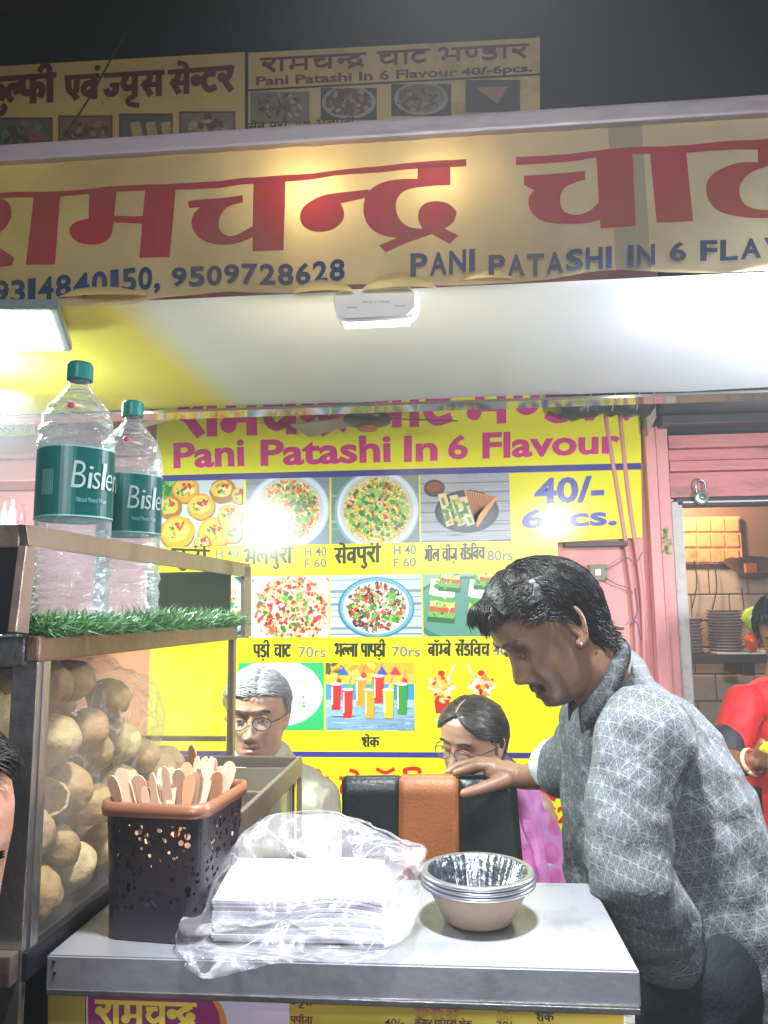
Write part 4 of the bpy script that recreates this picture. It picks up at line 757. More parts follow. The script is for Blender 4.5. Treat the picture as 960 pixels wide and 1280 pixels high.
# bag: pillow shape round the stack
OUT = [(218, 1165), (224, 1200), (252, 1218), (300, 1208), (345, 1196), (400, 1192), (450, 1196), (480, 1190), (512, 1165), (522, 1120), (520, 1095), (531, 1068), (522, 1062), (505, 1060), (480, 1045), (440, 1028), (405, 1019), (345, 1020), (322, 1028), (295, 1050), (275, 1085), (250, 1125), (228, 1150)]
bagm = film('clear polythene bag', (.99, .99, 1), .10, (.9, .9, .96), .16, 1.3, bump=.8, bscale=16, wrk=.22)
bag = thing('plastic_bag', 'crumpled clear plastic bag wrapped round the napkin stack on the counter', 'bag', (-.2, 1.0, TZ))
cen = Vector(A(375, 1110, .99)); YC = .99
O3 = smoothpts([A(x, y, YC-.06 if y > 1140 else YC) for x, y in OUT]+[A(*OUT[0], YC-.06)], 6)
bm = bmesh.new(); nr = 26
for side in (-1, 1):
    rows = []
    for j in range(nr+1):
        s = math.sin(j/nr*math.pi/2); row = []
        for k, o in enumerate(O3[:-1]):
            p_ = cen.lerp(o, s); dep = .085*(max(0, 1-s**2.4))**.6
            q = Vector((p_.x*5.5, p_.z*5.5, side*3.0))
            f = noise.noise(q*2.2); rid = 1-abs(noise.noise(q*3.3))*2; rid2 = 1-abs(noise.noise(q*8+Vector((9, 1, 3))))*2
            dep *= 1+.12*f; crum = (.010*rid+.006*rid2)*min(1, (1-s)*5+.12)
            pt = Vector((p_.x+.004*rid2*s, p_.y+side*(dep+crum), p_.z+.004*rid*s)); 
            if pt.y > .897 and pt.z < TZ+.0015: pt.z = TZ+.0015+.002*abs(f)
            if pt.z > TZ+.06: pt.y = max(pt.y, .92)
            row.append(bm.verts.new(pt))
        rows.append(row)
    n = len(rows[0])
    for a, b in zip(rows, rows[1:]):
        for k in range(n):
            try: bm.faces.new((a[k], a[(k+1) % n], b[(k+1) % n], b[k]) if side > 0 else (b[k], b[(k+1) % n], a[(k+1) % n], a[k]))
            except ValueError: pass
bmesh.ops.remove_doubles(bm, verts=bm.verts[:], dist=.0004)
obj('bag_film', bm, bagm, bag, True)
cr = film('bag fold', (.97, .97, 1), .5, (.92, .92, .98), .12, 1.4)
for q in ([(322, 1028), (350, 1050), (366, 1068), (380, 1075)], [(500, 1060), (470, 1058), (440, 1090), (420, 1100)], [(240, 1205), (290, 1190), (350, 1160), (400, 1142)], [(440, 1140), (470, 1165), (455, 1196)]):
    tubeo('bag_fold', [v+Vector((0, .002*math.sin(i), 0)) for i, v in enumerate(smoothpts([A(a, b, .925 if b > 1080 else .945) for a, b in q], 5))], .0006, cr, bag, 5)
q = [A(500, 1062, .985), A(531, 1064, .99), A(533, 1080, .985), A(520, 1096, .98)]
bm = bmesh.new(); quadbox(bm, q, (0, .004, 0)); bmesh.ops.subdivide_edges(bm, edges=bm.edges[:], cuts=5, use_grid_fill=True)
for v in bm.verts: v.co += Vector((0, .012, .003))*noise.noise(v.co*90)
obj('bag_end', bm, bagm, bag, True)
# ============================================================ BASKET WITH SPOONS
bk = thing('spoon_basket', 'black perforated plastic basket with copper rim holding wooden spoons', 'basket', (-.37, 1.0, TZ))
BM = bpy.data.materials.new('perforated black plastic'); BM.use_nodes = True; N_, L_ = nt(BM); b = N_['Principled BSDF']; b.inputs['Base Color'].default_value = (.03, .026, .034, 1); b.inputs['Roughness'].default_value = .35
tcx = N_.new('ShaderNodeTexCoord'); vo = N_.new('ShaderNodeTexVoronoi'); vo.inputs['Scale'].default_value = 105; vo.inputs['Randomness'].default_value = .8; L_.new(tcx.outputs['Object'], vo.inputs[0])
v2 = N_.new('ShaderNodeTexNoise'); v2.inputs['Scale'].default_value = 26; L_.new(tcx.outputs['Object'], v2.inputs[0])
ad = N_.new('ShaderNodeMath'); ad.operation = 'MULTIPLY_ADD'; ad.inputs[1].default_value = .75; L_.new(v2.outputs[0], ad.inputs[0]); ad.inputs[2].default_value = -.02
lt = N_.new('ShaderNodeMath'); lt.operation = 'LESS_THAN'; L_.new(vo.outputs[0], lt.inputs[0]); L_.new(ad.outputs[0], lt.inputs[1])
sx = N_.new('ShaderNodeSeparateXYZ'); L_.new(tcx.outputs['Object'], sx.inputs[0]); g1 = N_.new('ShaderNodeMath'); g1.operation = 'GREATER_THAN'; g1.inputs[1].default_value = TZ+.035; L_.new(sx.outputs[2], g1.inputs[0]); g2 = N_.new('ShaderNodeMath'); g2.operation = 'LESS_THAN'; g2.inputs[1].default_value = TZ+.133; L_.new(sx.outputs[2], g2.inputs[0])
mu = N_.new('ShaderNodeMath'); mu.operation = 'MULTIPLY'; L_.new(lt.outputs[0], mu.inputs[0]); L_.new(g1.outputs[0], mu.inputs[1]); m3 = N_.new('ShaderNodeMath'); m3.operation = 'MULTIPLY'; L_.new(mu.outputs[0], m3.inputs[0]); L_.new(g2.outputs[0], m3.inputs[1])
iv = N_.new('ShaderNodeMath'); iv.operation = 'SUBTRACT'; iv.inputs[0].default_value = 1; L_.new(m3.outputs[0], iv.inputs[1]); L_.new(iv.outputs[0], b.inputs['Alpha'])
def rrect(cx, cy, hx, hy, r, ang, z, n=6):
    P = []
    for qx, qy, a0 in ((1, 1, 0), (-1, 1, 90), (-1, -1, 180), (1, -1, 270)):
        for k in range(n+1):
            a = R(a0+90*k/n); P.append((qx*(hx-r)+r*math.cos(a), qy*(hy-r)+r*math.sin(a)))
    c, s = math.cos(ang), math.sin(ang)
    return [Vector((cx+x*c-y*s, cy+x*s+y*c, z)) for x, y in P]
BX, BYc, ANG = -.358, 1.004, R(-6)
HX, HY = .066, .074
bm = bmesh.new(); rings = []
def loop(P): return [bm.verts.new(q) for q in P]
levels = [(.92, TZ+.001), (.925, TZ+.03), (.95, TZ+.08), (.99, TZ+.145)]
for s, z in levels: rings.append(loop(rrect(BX, BYc, HX*s, HY*s, .02, ANG, z)))
for s, z in ((.96, TZ+.145), (.90, TZ+.03), (.90, TZ+.004)): rings.append(loop(rrect(BX, BYc, HX*s, HY*s, .018, ANG, z)))
for a, b2 in zip(rings, rings[1:]):
    for k in range(len(a)): bm.faces.new((a[k], a[(k+1) % len(a)], b2[(k+1) % len(a)], b2[k]))
bm.faces.new(rings[0][::-1]); bm.faces.new(rings[-1]); obj('basket_body', bm, BM, bk)
bm = bmesh.new(); rr = [(1.0, .143), (1.06, .143), (1.07, .150), (1.06, .158), (.99, .159), (.97, .15)]; rings = [loop(rrect(BX, BYc, HX*s, HY*s, .022, ANG, TZ+z)) for s, z in rr]; rings.append(rings[0])
for a, b2 in zip(rings, rings[1:]):
    for k in range(len(a)): bm.faces.new((a[k], a[(k+1) % len(a)], b2[(k+1) % len(a)], b2[k]))
obj('basket_rim', bm, mat('copper brown rim', '#9a6a50', .35, .3, .1, 20), bk, True)
sp = mat('pale birch wood', '#e2bfa2', .65, 0, .12, 12, .1, 90, stretch=(6, 6, .6)); sp2 = mat('darker birch wood', '#c98e68', .65, 0, .14, 12, stretch=(6, 6, .6))
def spoon_mesh(wt, m_):
    bm = bmesh.new(); P = []; Hh = .112
    for z, w_ in ((0, .004), (.01, .0055), (.05, .0045), (.075, .006), (.09, wt*.95), (.102, wt), (.108, wt*.72), (.1115, wt*.3)): P.append((w_, z))
    out = [(w_, z) for w_, z in P]+[(-w_, z) for w_, z in P[::-1]]
    a = [bm.verts.new((x, -.0009, z)) for x, z in out]; b2 = [bm.verts.new((x, .0009, z)) for x, z in out]; n = len(out)
    bm.faces.new(a[::-1]); bm.faces.new(b2)
    for i in range(n): bm.faces.new((a[i], a[(i+1) % n], b2[(i+1) % n], b2[i]))
    bmesh.ops.recalc_face_normals(bm, faces=bm.faces[:]); me = bpy.data.meshes.new('wooden_spoon'); bm.to_mesh(me); bm.free(); me.materials.append(m_); return me
SM = [spoon_mesh(.0095, sp), spoon_mesh(.008, sp), spoon_mesh(.0085, sp2), spoon_mesh(.005, sp)]
SPT = [(137, 966, 0), (148, 958, 1), (146, 990, 3), (152, 988, 3), (170, 968, 0), (180, 985, 3), (184, 980, 3), (194, 978, 1), (200, 962, 3), (206, 960, 3), (213, 975, 2), (214, 960, 1), (222, 960, 1), (234, 950, 2), (240, 934, 2), (243, 965, 1), (247, 945, 3), (250, 962, 1), (255, 948, 3), (257, 948, 3), (262, 962, 0), (268, 950, 3), (277, 958, 1), (288, 953, 0), (228, 972, 3), (160, 975, 3), (190, 968, 3), (272, 965, 2), (238, 970, 2), (265, 946, 3)]
for i, (px, py, k) in enumerate(SPT):
    u = (px-128)/165; y = .955+.07*u*random.uniform(.55, 1.25)+.02*(py < 955); top = A(px, py, y); base = Vector((BX+(px-208)*.00045, BYc+random.uniform(-.03, .03)+(top.y-BYc)*.4, top.z-.108))
    o = bpy.data.objects.new('wooden_spoon', SM[k]); put(o); d = (top-base).normalized(); x = Vector((1, random.uniform(-.9, .9), 0)); x = (x-d*x.dot(d)).normalized(); y_ = d.cross(x)
    o.matrix_world = Matrix(((x.x, y_.x, d.x, base.x), (x.y, y_.y, d.y, base.y), (x.z, y_.z, d.z, base.z), (0, 0, 0, 1)))
    one = {0: 'pale wooden spoon leaning at the far left end of the basket', 23: 'pale wooden spoon at the far right corner of the basket', 14: 'brown wooden spoon with the highest tip in the basket', 22: 'broad pale wooden spoon just left of the rightmost spoon', 1: 'tall pale wooden spoon second from the left end of the basket', 13: 'brown wooden spoon half hidden just left of the highest one'}
    tag(o, one.get(i, 'pale wooden ice cream spoon standing among others in the black basket' if k != 2 else 'darker brown wooden spoon standing among pale ones in the basket'), 'spoon', 'wooden spoons in the basket')
# ============================================================ GLASS CASE
CX = -.48; CY0, CY1 = .864, 1.69; CB, CT = 1.085, 1.40; CXL = -.98
cs = thing('glass_case', 'tall steel framed glass case full of puffed puris', 'display case', (-.7, 1.2, 1.05))
S, SW = M['steel'], M['steel_warm']
bm = bmesh.new(); quadbox(bm, [(CX-.03, CY0-.002, .9), (CX-.001, CY0-.002, .9), (CX+.002, CY0-.002, CT), (CX-.028, CY0-.002, CT)], (0, .012, 0)); obj('near_post', bm, S, cs, bevel=.001)
bm = bmesh.new(); quadbox(bm, [(CX, CY0+.01, CB), (CX, CY0+.026, CB), (CX, CY0+.026, CT), (CX, CY0+.01, CT)], (.003, 0, 0)); obj('near_post_flange', bm, S, cs)
boxo('far_post', (CX-.012, CY1-.02, 1.0), (CX+.002, CY1, CT+.03), SW, cs, .002)
boxo('left_post', (CXL, CY0, .9), (CXL+.02, CY0+.02, CT), S, cs, .002); boxo('rear_post', (CXL, CY1-.02, 1.0), (CXL+.02, CY1, CT), SW, cs, .002)
boxo('top_rail', (CX-.012, CY0-.004, CT), (CX+.004, CY1, 1.43), mat('brown stained steel rail', '#86705f', .38, .55, .3, 12, .15, 40, dirt='#b5752c', dscale=5, damt=.6), cs, .003)
boxo('top_rail', (CXL, CY0-.004, CT-.005), (CX-.013, CY0+.012, 1.432), S, cs, .003)
boxo('deck', (CXL, CY0+.013, 1.415), (CX-.013, CY1, 1.427), SW, cs, .002)
boxo('base_rail', (CX-.01, CY0, CB-.03), (CX+.006, CY1, CB), M['dark_steel'], cs, .003)
boxo('base_tray', (CXL, CY0, CB-.03), (CX-.011, CY1, CB-.012), M['dark_steel'], cs, .002)
boxo('base_angle', (CXL, CY0-.02, CB-.028), (CX-.002, CY0-.003, CB+.004), SW, cs, .002)
bm = bmesh.new(); box(bm, (CX-.008, CY0+.012, CB), (CX-.004, CY1-.02, CT)); obj('glass_pane', bm, M['glass'], cs)
bm = bmesh.new(); box(bm, (CXL+.02, CY0+.004, CB), (CX-.03, CY0+.008, CT)); obj('glass_pane', bm, M['glass'], cs)
bm = bmesh.new(); box(bm, (CXL+.02, CY1-.008, CB), (CX-.013, CY1-.004, CT)); obj('glass_pane', bm, film('yellowed old glass', (.99, .97, .80), .08, (.8, .74, .4), .1, 1.1, dust=.10), cs)
boxo('inner_shelf_rail', (CXL+.02, CY1-.03, 1.185), (CX-.013, CY1-.018, 1.195), SW, cs, .001)
# under-structure at the left
boxo('lower_cabinet', (CXL, CY0+.02, .1), (CX-.02, CY1, CB-.031), mat('dark cabinet', '#1f1d20', .5), cs, .004)
boxo('cabinet_rail', (CXL, CY0+.005, .93), (CX-.012, CY0+.019, 1.0), SW, cs, .003)
for a in (CXL+.02, CX-.06):
    for b in (CY0+.05, CY1-.06): boxo('case_leg', (a, b, 0), (a+.03, b+.03, .1), M['dark_steel'], cs, .002)
# tray rail on top of the case
tr = thing('case_tray', 'steel railed tray on top of the glass case holding two bottles', 'tray', (-.7, 1.2, 1.43))
bm = bmesh.new(); quadbox(bm, [AX(32, 655, CX+.002), AX(313, 705, CX+.002), AX(313, 722, CX+.002), AX(36, 682, CX+.002)], (-.010, 0, 0)); obj('tray_rail', bm, SW, tr, bevel=.001)
bm = bmesh.new(); quadbox(bm, [AX(33, 682, CX+.002), AX(45, 684, CX+.002), AX(36, 792, CX+.002), AX(20, 790, CX+.002)], (-.010, 0, 0)); obj('tray_post', bm, SW, tr, bevel=.001)
bm = bmesh.new(); quadbox(bm, [AX(306, 708, CX+.002), AX(314, 708, CX+.002), AX(314, 795, CX+.002), AX(306, 795, CX+.002)], (-.010, 0, 0)); obj('tray_post', bm, SW, tr, bevel=.001)
boxo('tray_end_panel', (CXL, CY0-.03, 1.433), (CX-.009, CY0-.02, 1.552), M['dark_steel'], tr, .002)
boxo('tray_end_rail', (CXL, CY0-.034, 1.53), (CX-.009, CY0-.016, 1.557), SW, tr, .002)
boxo('tray_far_panel', (-.68, CY1-.02, 1.433), (CX-.009, CY1-.012, 1.55), mat('dark smoked panel', '#3a3c30', .25), tr, .002)
# artificial grass strip
gm = bpy.data.materials.new('artificial grass'); gm.use_nodes = True; N_, L_ = nt(gm); oi = N_.new('ShaderNodeVertexColor'); oi.layer_name = 'Col'; L_.new(oi.outputs[0], N_['Principled BSDF'].inputs['Base Color']); N_['Principled BSDF'].inputs['Roughness'].default_value = .45
V, F, Cc = [], [], []
for i in range(9500):
    y = .872+(1.70-.872)*random.random()**1.25; x = CX-.055+.062*random.random(); z = 1.428 if x < CX-.012 else 1.432-.006*random.random()
    l = random.uniform(.022, .055)*(1.15 if y > 1.2 else .9); out = random.uniform(-.5, 1.4)*(1 if x > CX-.03 else .6); d = Vector((out, random.uniform(-1, 1), random.uniform(.15, 1.5))).normalized(); s = Vector((random.uniform(-1, 1), random.uniform(-1, 1), .1)).normalized()*random.uniform(.0006, .0011)
    b0 = Vector((x, y, z)); m1 = b0+d*l*.6; tp = b0+d*l+Vector((out*.3, 0, -.5))*l*.45; n = len(V)
    V += [b0-s, b0+s, m1+s*.8, m1-s*.8, tp]; F += [(n, n+1, n+2, n+3), (n+3, n+2, n+4)]
    c = lin(random.choice(['#1f5220', '#2f7428', '#3a7c38', '#4f8f48', '#6fa068', '#1c4824', '#8fb088'])); Cc += [c]*7
me = bpy.data.meshes.new('grass_strip'); me.from_pydata([tuple(v) for v in V], [], F); ca = me.color_attributes.new('Col', 'FLOAT_COLOR', 'CORNER'); ca.data.foreach_set('color', np.array(Cc, dtype=np.float32).ravel()); me.materials.append(gm)
o = link('grass_strip', me); tag(o, 'strip of green artificial grass along the case top edge', 'artificial grass', kind='stuff')
# ============================================================ WATER BOTTLES
pet = film('clear bottle plastic', (.93, .97, .98), .11, (.85, .9, .95), .06, 1.7, bump=1.0, bscale=13, edge=.6, bstr=(1, 1, 4))
lm = vmat('teal bottle label', .3, .5, .15); capm = mat('teal cap', '#1c8a7e', .35, 0, .05); pinkm = mat('pink sticker', '#f05a9a', .4)
def bottle(c, s, lab, ang):
    t = thing('water_bottle', lab, 'bottle', c, 'water bottles on the case')
    H = .402*s; Rr = .054*s; prof = []
    for k in range(120):
        z = k/119*H*.93; u = z/H
        if u < .03: r = .8+.2*(u/.03)
        elif u < .26: r = 1-.05*(.5+.5*math.cos((u-.03)/.23*math.pi*2*3))
        elif u < .40: r = .97
        elif u < .665: r = .975
        elif u < .82: r = 1.0-.03*(.5+.5*math.cos((u-.665)/.155*math.pi*2*3.5)) - .22*max(0, (u-.68)/.14)**2
        elif u < .90: r = .76-.50*((u-.82)/.08)**1.05
        else: r = .27
        prof.append((max(.26, r)*Rr, z))
    sq = lambda i, a: .03*math.cos(4*a) if 4 < i < 96 else 0
    bm = bmesh.new(); lathe(bm, [(0, .006*s)]+prof, c, 48, 0, lambda i, a: sq(i, a)+.016*math.sin(3*a+i*.9)*(1 if (4 < i < 46 or 80 < i < 106) else 0)); obj('bottle_body', bm, pet, t, True)
    bm = bmesh.new(); lathe(bm, [(0, .012*s)]+[(r*.965, z) for r, z in prof[2:88]]+[(0, prof[87][1])], c, 32, 0, sq); obj('water', bm, film('water', (.86, .91, .95), .02, (.7, .8, .9), .05, 1.5, bump=1.0, bscale=14, edge=.25, bstr=(1, 1, 5)), t, True)
    bm = bmesh.new(); rg = lathe(bm, [(0, H*.99), (Rr*.30, H*.99), (Rr*.335, H*.98), (Rr*.34, H*.925), (Rr*.31, H*.922)], c, 36, 0, lambda i, a: .03*(math.sin(a*30) > 0)*(i in (2, 3))); obj('cap', bm, capm, t)
    bm = bmesh.new(); lathe(bm, [(Rr*.30, H*.88), (Rr*.36, H*.885), (Rr*.30, H*.895)], c, 24); obj('neck_ring', bm, pet, t, True)
    z0, z1 = H*.405, H*.655
    def fl(a, b, d): r_ = Rr*(.985+.03*math.cos(4*a))+d; return Vector((c[0]+r_*math.cos(a), c[1]+r_*math.sin(a), c[2]+z0+(z1-z0)*b))
    p = Print(fl, .0004); n = 64
    for k in range(n):
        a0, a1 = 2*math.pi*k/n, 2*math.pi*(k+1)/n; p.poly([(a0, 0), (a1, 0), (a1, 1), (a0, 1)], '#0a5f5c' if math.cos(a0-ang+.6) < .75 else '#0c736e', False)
    p.layer(); p.d = .0008
    for k in range(n):
        a0, a1 = 2*math.pi*k/n, 2*math.pi*(k+1)/n; p.poly([(a0, 0), (a1, 0), (a1, .02), (a0, .02)], '#9fd8d0', False); p.poly([(a0, .98), (a1, .98), (a1, 1), (a0, 1)], '#9fd8d0', False)
    lab_o = p.obj('label', lm, t)
    p = Print(fl, .0011); A0 = ang
    x = A0+.06
    for ch, wv_ in (('B', .40), ('i', .13), ('s', .24), ('l', .12), ('e', .28), ('r', .2), ('i', .13)):
        h0, h1 = .40, (.78 if ch in 'Bl' else .72 if ch == 'i' else .64)
        k_ = .16; p.text(ch, [(x+(h1-.4)*k_, h1), (x+wv_*.86+(h1-.4)*k_, h1), (x+wv_*.86, h0), (x, h0)], '#c4dad8', -.008); x += wv_
    p.text('Natural Mineral Water', [(A0+.2, .27), (A0+1.0, .27), (A0+1.0, .2), (A0+.2, .2)], '#7fc8c0', 0)
    p.obj('label_lettering', lm, lab_o); p = Print(fl, .0011)
    for k in range(14): aa = A0-.75+k*.027; p.poly([(aa, .3), (aa+.012*(1+k % 2), .3), (aa+.012*(1+k % 2), .66), (aa, .66)], '#6fb0b0', False)
    tag(p.obj('barcode', lm, lab_o), kind='stuff')
    a = ang+.15; u = .80; bm = bmesh.new(); ell(bm, Vector(c)+Vector((math.cos(a-.2)*Rr*.86, math.sin(a-.2)*Rr*.86, H*.80)), (.006*s, .003*s, .0045*s), n=10); obj('sticker', bm, pinkm, t, True)
b1 = A(86, 780, 1.06); b2_ = A(157, 775, 1.27)
bottle(Vector((b1.x, 1.06, 1.4275)), 1.0, 'large clear water bottle with teal label and cap, nearer one on the case', R(-72))
bottle(Vector((b2_.x, 1.27, 1.4275)), 1.0, 'clear water bottle with teal label behind the nearer bottle on the case', R(-74))
# ============================================================ PURIS
pmats = [mat('puffed puri', '#c2a074', .55, 0, .25, 1.2, .25, 5, dirt='#6e4c2c', dscale=.8, damt=.5), mat('pale puri', '#d8c298', .55, 0, .2, 1.2, .25, 5, dirt='#86683e', dscale=.8, damt=.45)]
def puri_mesh(k):
    bm = bmesh.new(); bmesh.ops.create_icosphere(bm, subdivisions=4, radius=1)
    for v in bm.verts:
        n = v.co.normalized(); v.co = n*(1+.12*noise.noise(n*1.7+Vector((k*7, 0, 0)))+.018*noise.noise(n*4+Vector((k*3, 2, 0)))+.004*noise.noise(n*13)); v.co.z *= (.84, .9, .78, .8)[k]
    if k == 3: # broken open
        bmesh.ops.delete(bm, geom=[v for v in bm.verts if v.co.x > .35+.12*noise.noise(v.co*4)], context='VERTS'); bmesh.ops.solidify(bm, geom=bm.faces[:], thickness=.07)
    me = bpy.data.meshes.new('puri'); bm.to_mesh(me); bm.free(); me.shade_smooth(); me.materials.append(pmats[k % 2]); return me
PM = [puri_mesh(k) for k in range(4)]
random.seed(11); pts = []
def fit(x, y, z, r): return all((x-a)**2+(y-b)**2+(z-c)**2 > (.72*(r+q))**2 for a, b, c, q in pts)
for lay in range(9):
    z = CB+.028+lay*.036
    for i in range(14):
        for j in range(5):
            x = CX-.042-j*.050-random.uniform(0, .008); y = CY0+.045+i*.050+(.025 if (j+lay) % 2 else 0)+random.uniform(-.006, .006)
            r = random.uniform(.030, .036); hmax = 1.40-.30*max(0, (y-1.06))/.5
            if z > hmax or y > 1.62 or z+r > CT+.012: continue
            if fit(x, y, z, r): pts.append((x, y, z, r))
pts = [q for q in pts if q[0] > CX-.16 or q[1] < CY0+.14][:290]
for i, (x, y, z, r) in enumerate(pts):
    k = 3 if (i in (40,) or (abs(y-1.0) < .03 and abs(z-1.2) < .03 and x > CX-.06)) else random.choice((0, 1, 2))
    o = bpy.data.objects.new('puri', PM[k]); put(o); o.location = (x, y, z); o.scale = (r, r, r); o.rotation_euler = (random.uniform(0, 3), random.uniform(0, 3), random.uniform(0, 3)) if k < 3 else (0, -.4, -1.1)
    tag(o, 'puffed golden puri in the heap behind the case glass' if k < 3 else 'broken open puri in the heap behind the case glass', 'puri', 'puris heaped in the glass case')
# polythene bag over part of the heap
bm = bmesh.new(); ell(bm, (CX-.10, 1.20, 1.27), (.075, .22, .10), n=48)
for v in bm.verts: v.co += v.normal*(.022*noise.noise(v.co*12)+.012*(1-abs(noise.noise(v.co*26))*2))
tag(obj('polythene_bag', bm, film('cloudy polythene', (.98, .98, .98), .06, (.85, .82, .8), .12, 1.3, bump=.5, bscale=30, wrk=.3), None, True), 'cloudy polythene bag of puris lying in the glass case', 'bag')
# ============================================================ SECOND LOW CASE behind
SCX = -.335; z_ = 1.185
p0 = AZ(378, 945, z_); p1 = AZ(300, 1012, z_); SCX = p0.x; yf, yn = p0.y, p1.y-.03
s2 = thing('low_showcase', 'low steel rimmed glass showcase between the puri case and the chair', 'display case', (SCX-.1, yf-.2, 1.0)); warm = mat('warm grey steel', '#8c8478', .35, .6, .15, 10)
boxo('side_rail', (SCX-.008, yn, z_-.035), (SCX, yf, z_), warm, s2, .002)
boxo('back_rail', (SCX-.30, yf-.008, z_-.02), (SCX-.0085, yf, z_), warm, s2, .002)
boxo('inner_rail', (SCX-.30, yf-.17, z_-.045), (SCX-.02, yf-.155, z_-.030), warm, s2, .002)
boxo('corner_post', (SCX-.010, yf-.012, 1.0), (SCX, yf, z_-.036), warm, s2, .001)
for k in range(4): boxo('edge_strip', (SCX-.004, yf-.03-.022*k, 1.0), (SCX-.001, yf-.026-.022*k, z_-.036), [warm, M['yellow_v'], M['dark_steel'], warm][k], s2, 0)
bm = bmesh.new(); box(bm, (SCX-.007, yn, 1.0), (SCX-.005, yf-.012, z_-.036)); obj('side_glass', bm, film('showcase glass', (.95, .95, .85), .25, (.7, .66, .5), .05, 1.5), s2)
boxo('front_panel', (SCX-.30, yf-.010, 1.05), (SCX-.012, yf-.006, z_-.021), mat('dull inner panel', '#8a8672', .5, 0, .2, 12, dirt='#5e584a'), s2, .001)
boxo('bottom_tray', (SCX-.30, yn, .99), (SCX-.001, yf, 1.0), warm, s2, .001)
boxo('stand', (SCX-.30, yn+.02, .02), (SCX-.004, yf-.01, .989), M['dark_steel'], s2, .003)
# ============================================================ BACK CHAIR
ch = thing('folding_chair', 'black leatherette chair back with a tan stripe down its middle', 'chair', (-.05, 1.62, 0))
leather = mat('black leatherette', '#23282a', .38, 0, .15, 14, .15, 120); tan = mat('tan leatherette', '#a8673c', .45, 0, .1, 14, .15, 160)
CY = 1.6
def slab(name, x0a, x1a, x0b, x1b, m_, yo=0, dy=.03):
    P = [A(x0a, 1230, CY+.06), A(x1a, 1230, CY+.06), A(x1b, 972 if name != 'chair_stripe' else 971, CY), A(x0b, 972 if name != 'chair_stripe' else 971, CY)]
    bm = bmesh.new(); quadbox(bm, [q+Vector((0, yo, 0)) for q in P], (0, dy, 0)); bmesh.ops.bevel(bm, geom=bm.edges[:], offset=.005, segments=3, affect='EDGES'); bmesh.ops.subdivide_edges(bm, edges=[e for e in bm.edges if e.calc_length() > .1], cuts=12, use_grid_fill=True)
    for v in bm.verts: v.co.y += .006*noise.noise(v.co*9)
    return obj(name, bm, m_, ch, True)
slab('backrest', 427, 498, 427, 500, leather); slab('backrest', 572, 662, 571, 636, leather)
slab('chair_stripe', 497, 575, 499, 573, tan, -.006, .038)
boxo('side_binding', A(640, 1190, CY+.03), A(652, 985, CY+.02)+Vector((0, .03, 0)), M['black'], ch, .004, Matrix.Rotation(R(-3), 3, 'Y'), A(646, 1090, CY+.03))
boxo('seat', (-.24, 1.66, .46), (.14, 2.02, .50), leather, ch, .012)
for a in (-.23, .10):
    for b in (1.66, 1.98): boxo('leg', (a, b, 0), (a+.03, b+.03, .46), M['black'], ch, .003)
boxo('back_frame', (-.235, 1.665, .50), (.13, 1.685, .86), M['black'], ch, .004)
# ============================================================ CEILING FAN, LAMPS
t = thing('ceiling_fan', 'black ceiling fan seen edge on under the awning rear', 'fan', A(459, 522, 2.75)); FYY = 2.75; fc = A(459, 523, FYY); blk = mat('fan black', '#1d1f1e', .35)
bm = bmesh.new(); lathe(bm, [(0, -.035), (.03, -.034), (.085, -.018), (.09, 0), (.075, .02), (.02, .035), (0, .035)], fc, 28); obj('motor', bm, blk, t, True); mo_ = COL.objects[-1]
bm = bmesh.new(); lathe(bm, [(.0, -.048), (.035, -.044), (.04, -.03), (0, -.03)], fc, 20); obj('motor_cap', bm, mat('brass ring', '#a9622c', .4, .4), t, True)
for k, an in enumerate((15, 150, 262)):
    bm = bmesh.new(); d = Vector((math.cos(R(an)), math.sin(R(an)), 0)); s = Vector((-d.y, d.x, .25)); P = [fc+d*.08-s*.03, fc+d*.33-s*.055, fc+d*.33+s*.055, fc+d*.08+s*.03]; quadbox(bm, P, (0, 0, .004)); obj('blade', bm, blk if k != 1 else mat('fan blade grey', '#9a9a94', .4), t)
tubeo('rod', [fc+Vector((0, 0, .03)), fc+Vector((0, 0, .5))], .008, blk, t)
# flood lamp at left
flz = CZc
t = thing('flood_lamp', 'bright white led flood lamp panel under the awning at left', 'lamp', AZ(20, 410, CZc-.02))
p = [AZ(-70, 440, flz-.035), AZ(90, 440, flz-.035), AZ(72, 386, flz-.02), AZ(-70, 386, flz-.02)]
bm = bmesh.new(); quadbox(bm, p, (0, 0, .02)); bmesh.ops.bevel(bm, geom=bm.edges[:], offset=.003, segments=2, affect='EDGES'); obj('housing', bm, mat('grey lamp housing', '#8a9498', .4, .3), t)
c = sum(p, Vector())/4; q = [c+(v-c)*.86-Vector((0, 0, .002)) for v in p]
bm = bmesh.new(); quadbox(bm, q, (0, 0, .001)); obj('diffuser', bm, emat('led diffuser', '#d8fff4', 22), t)
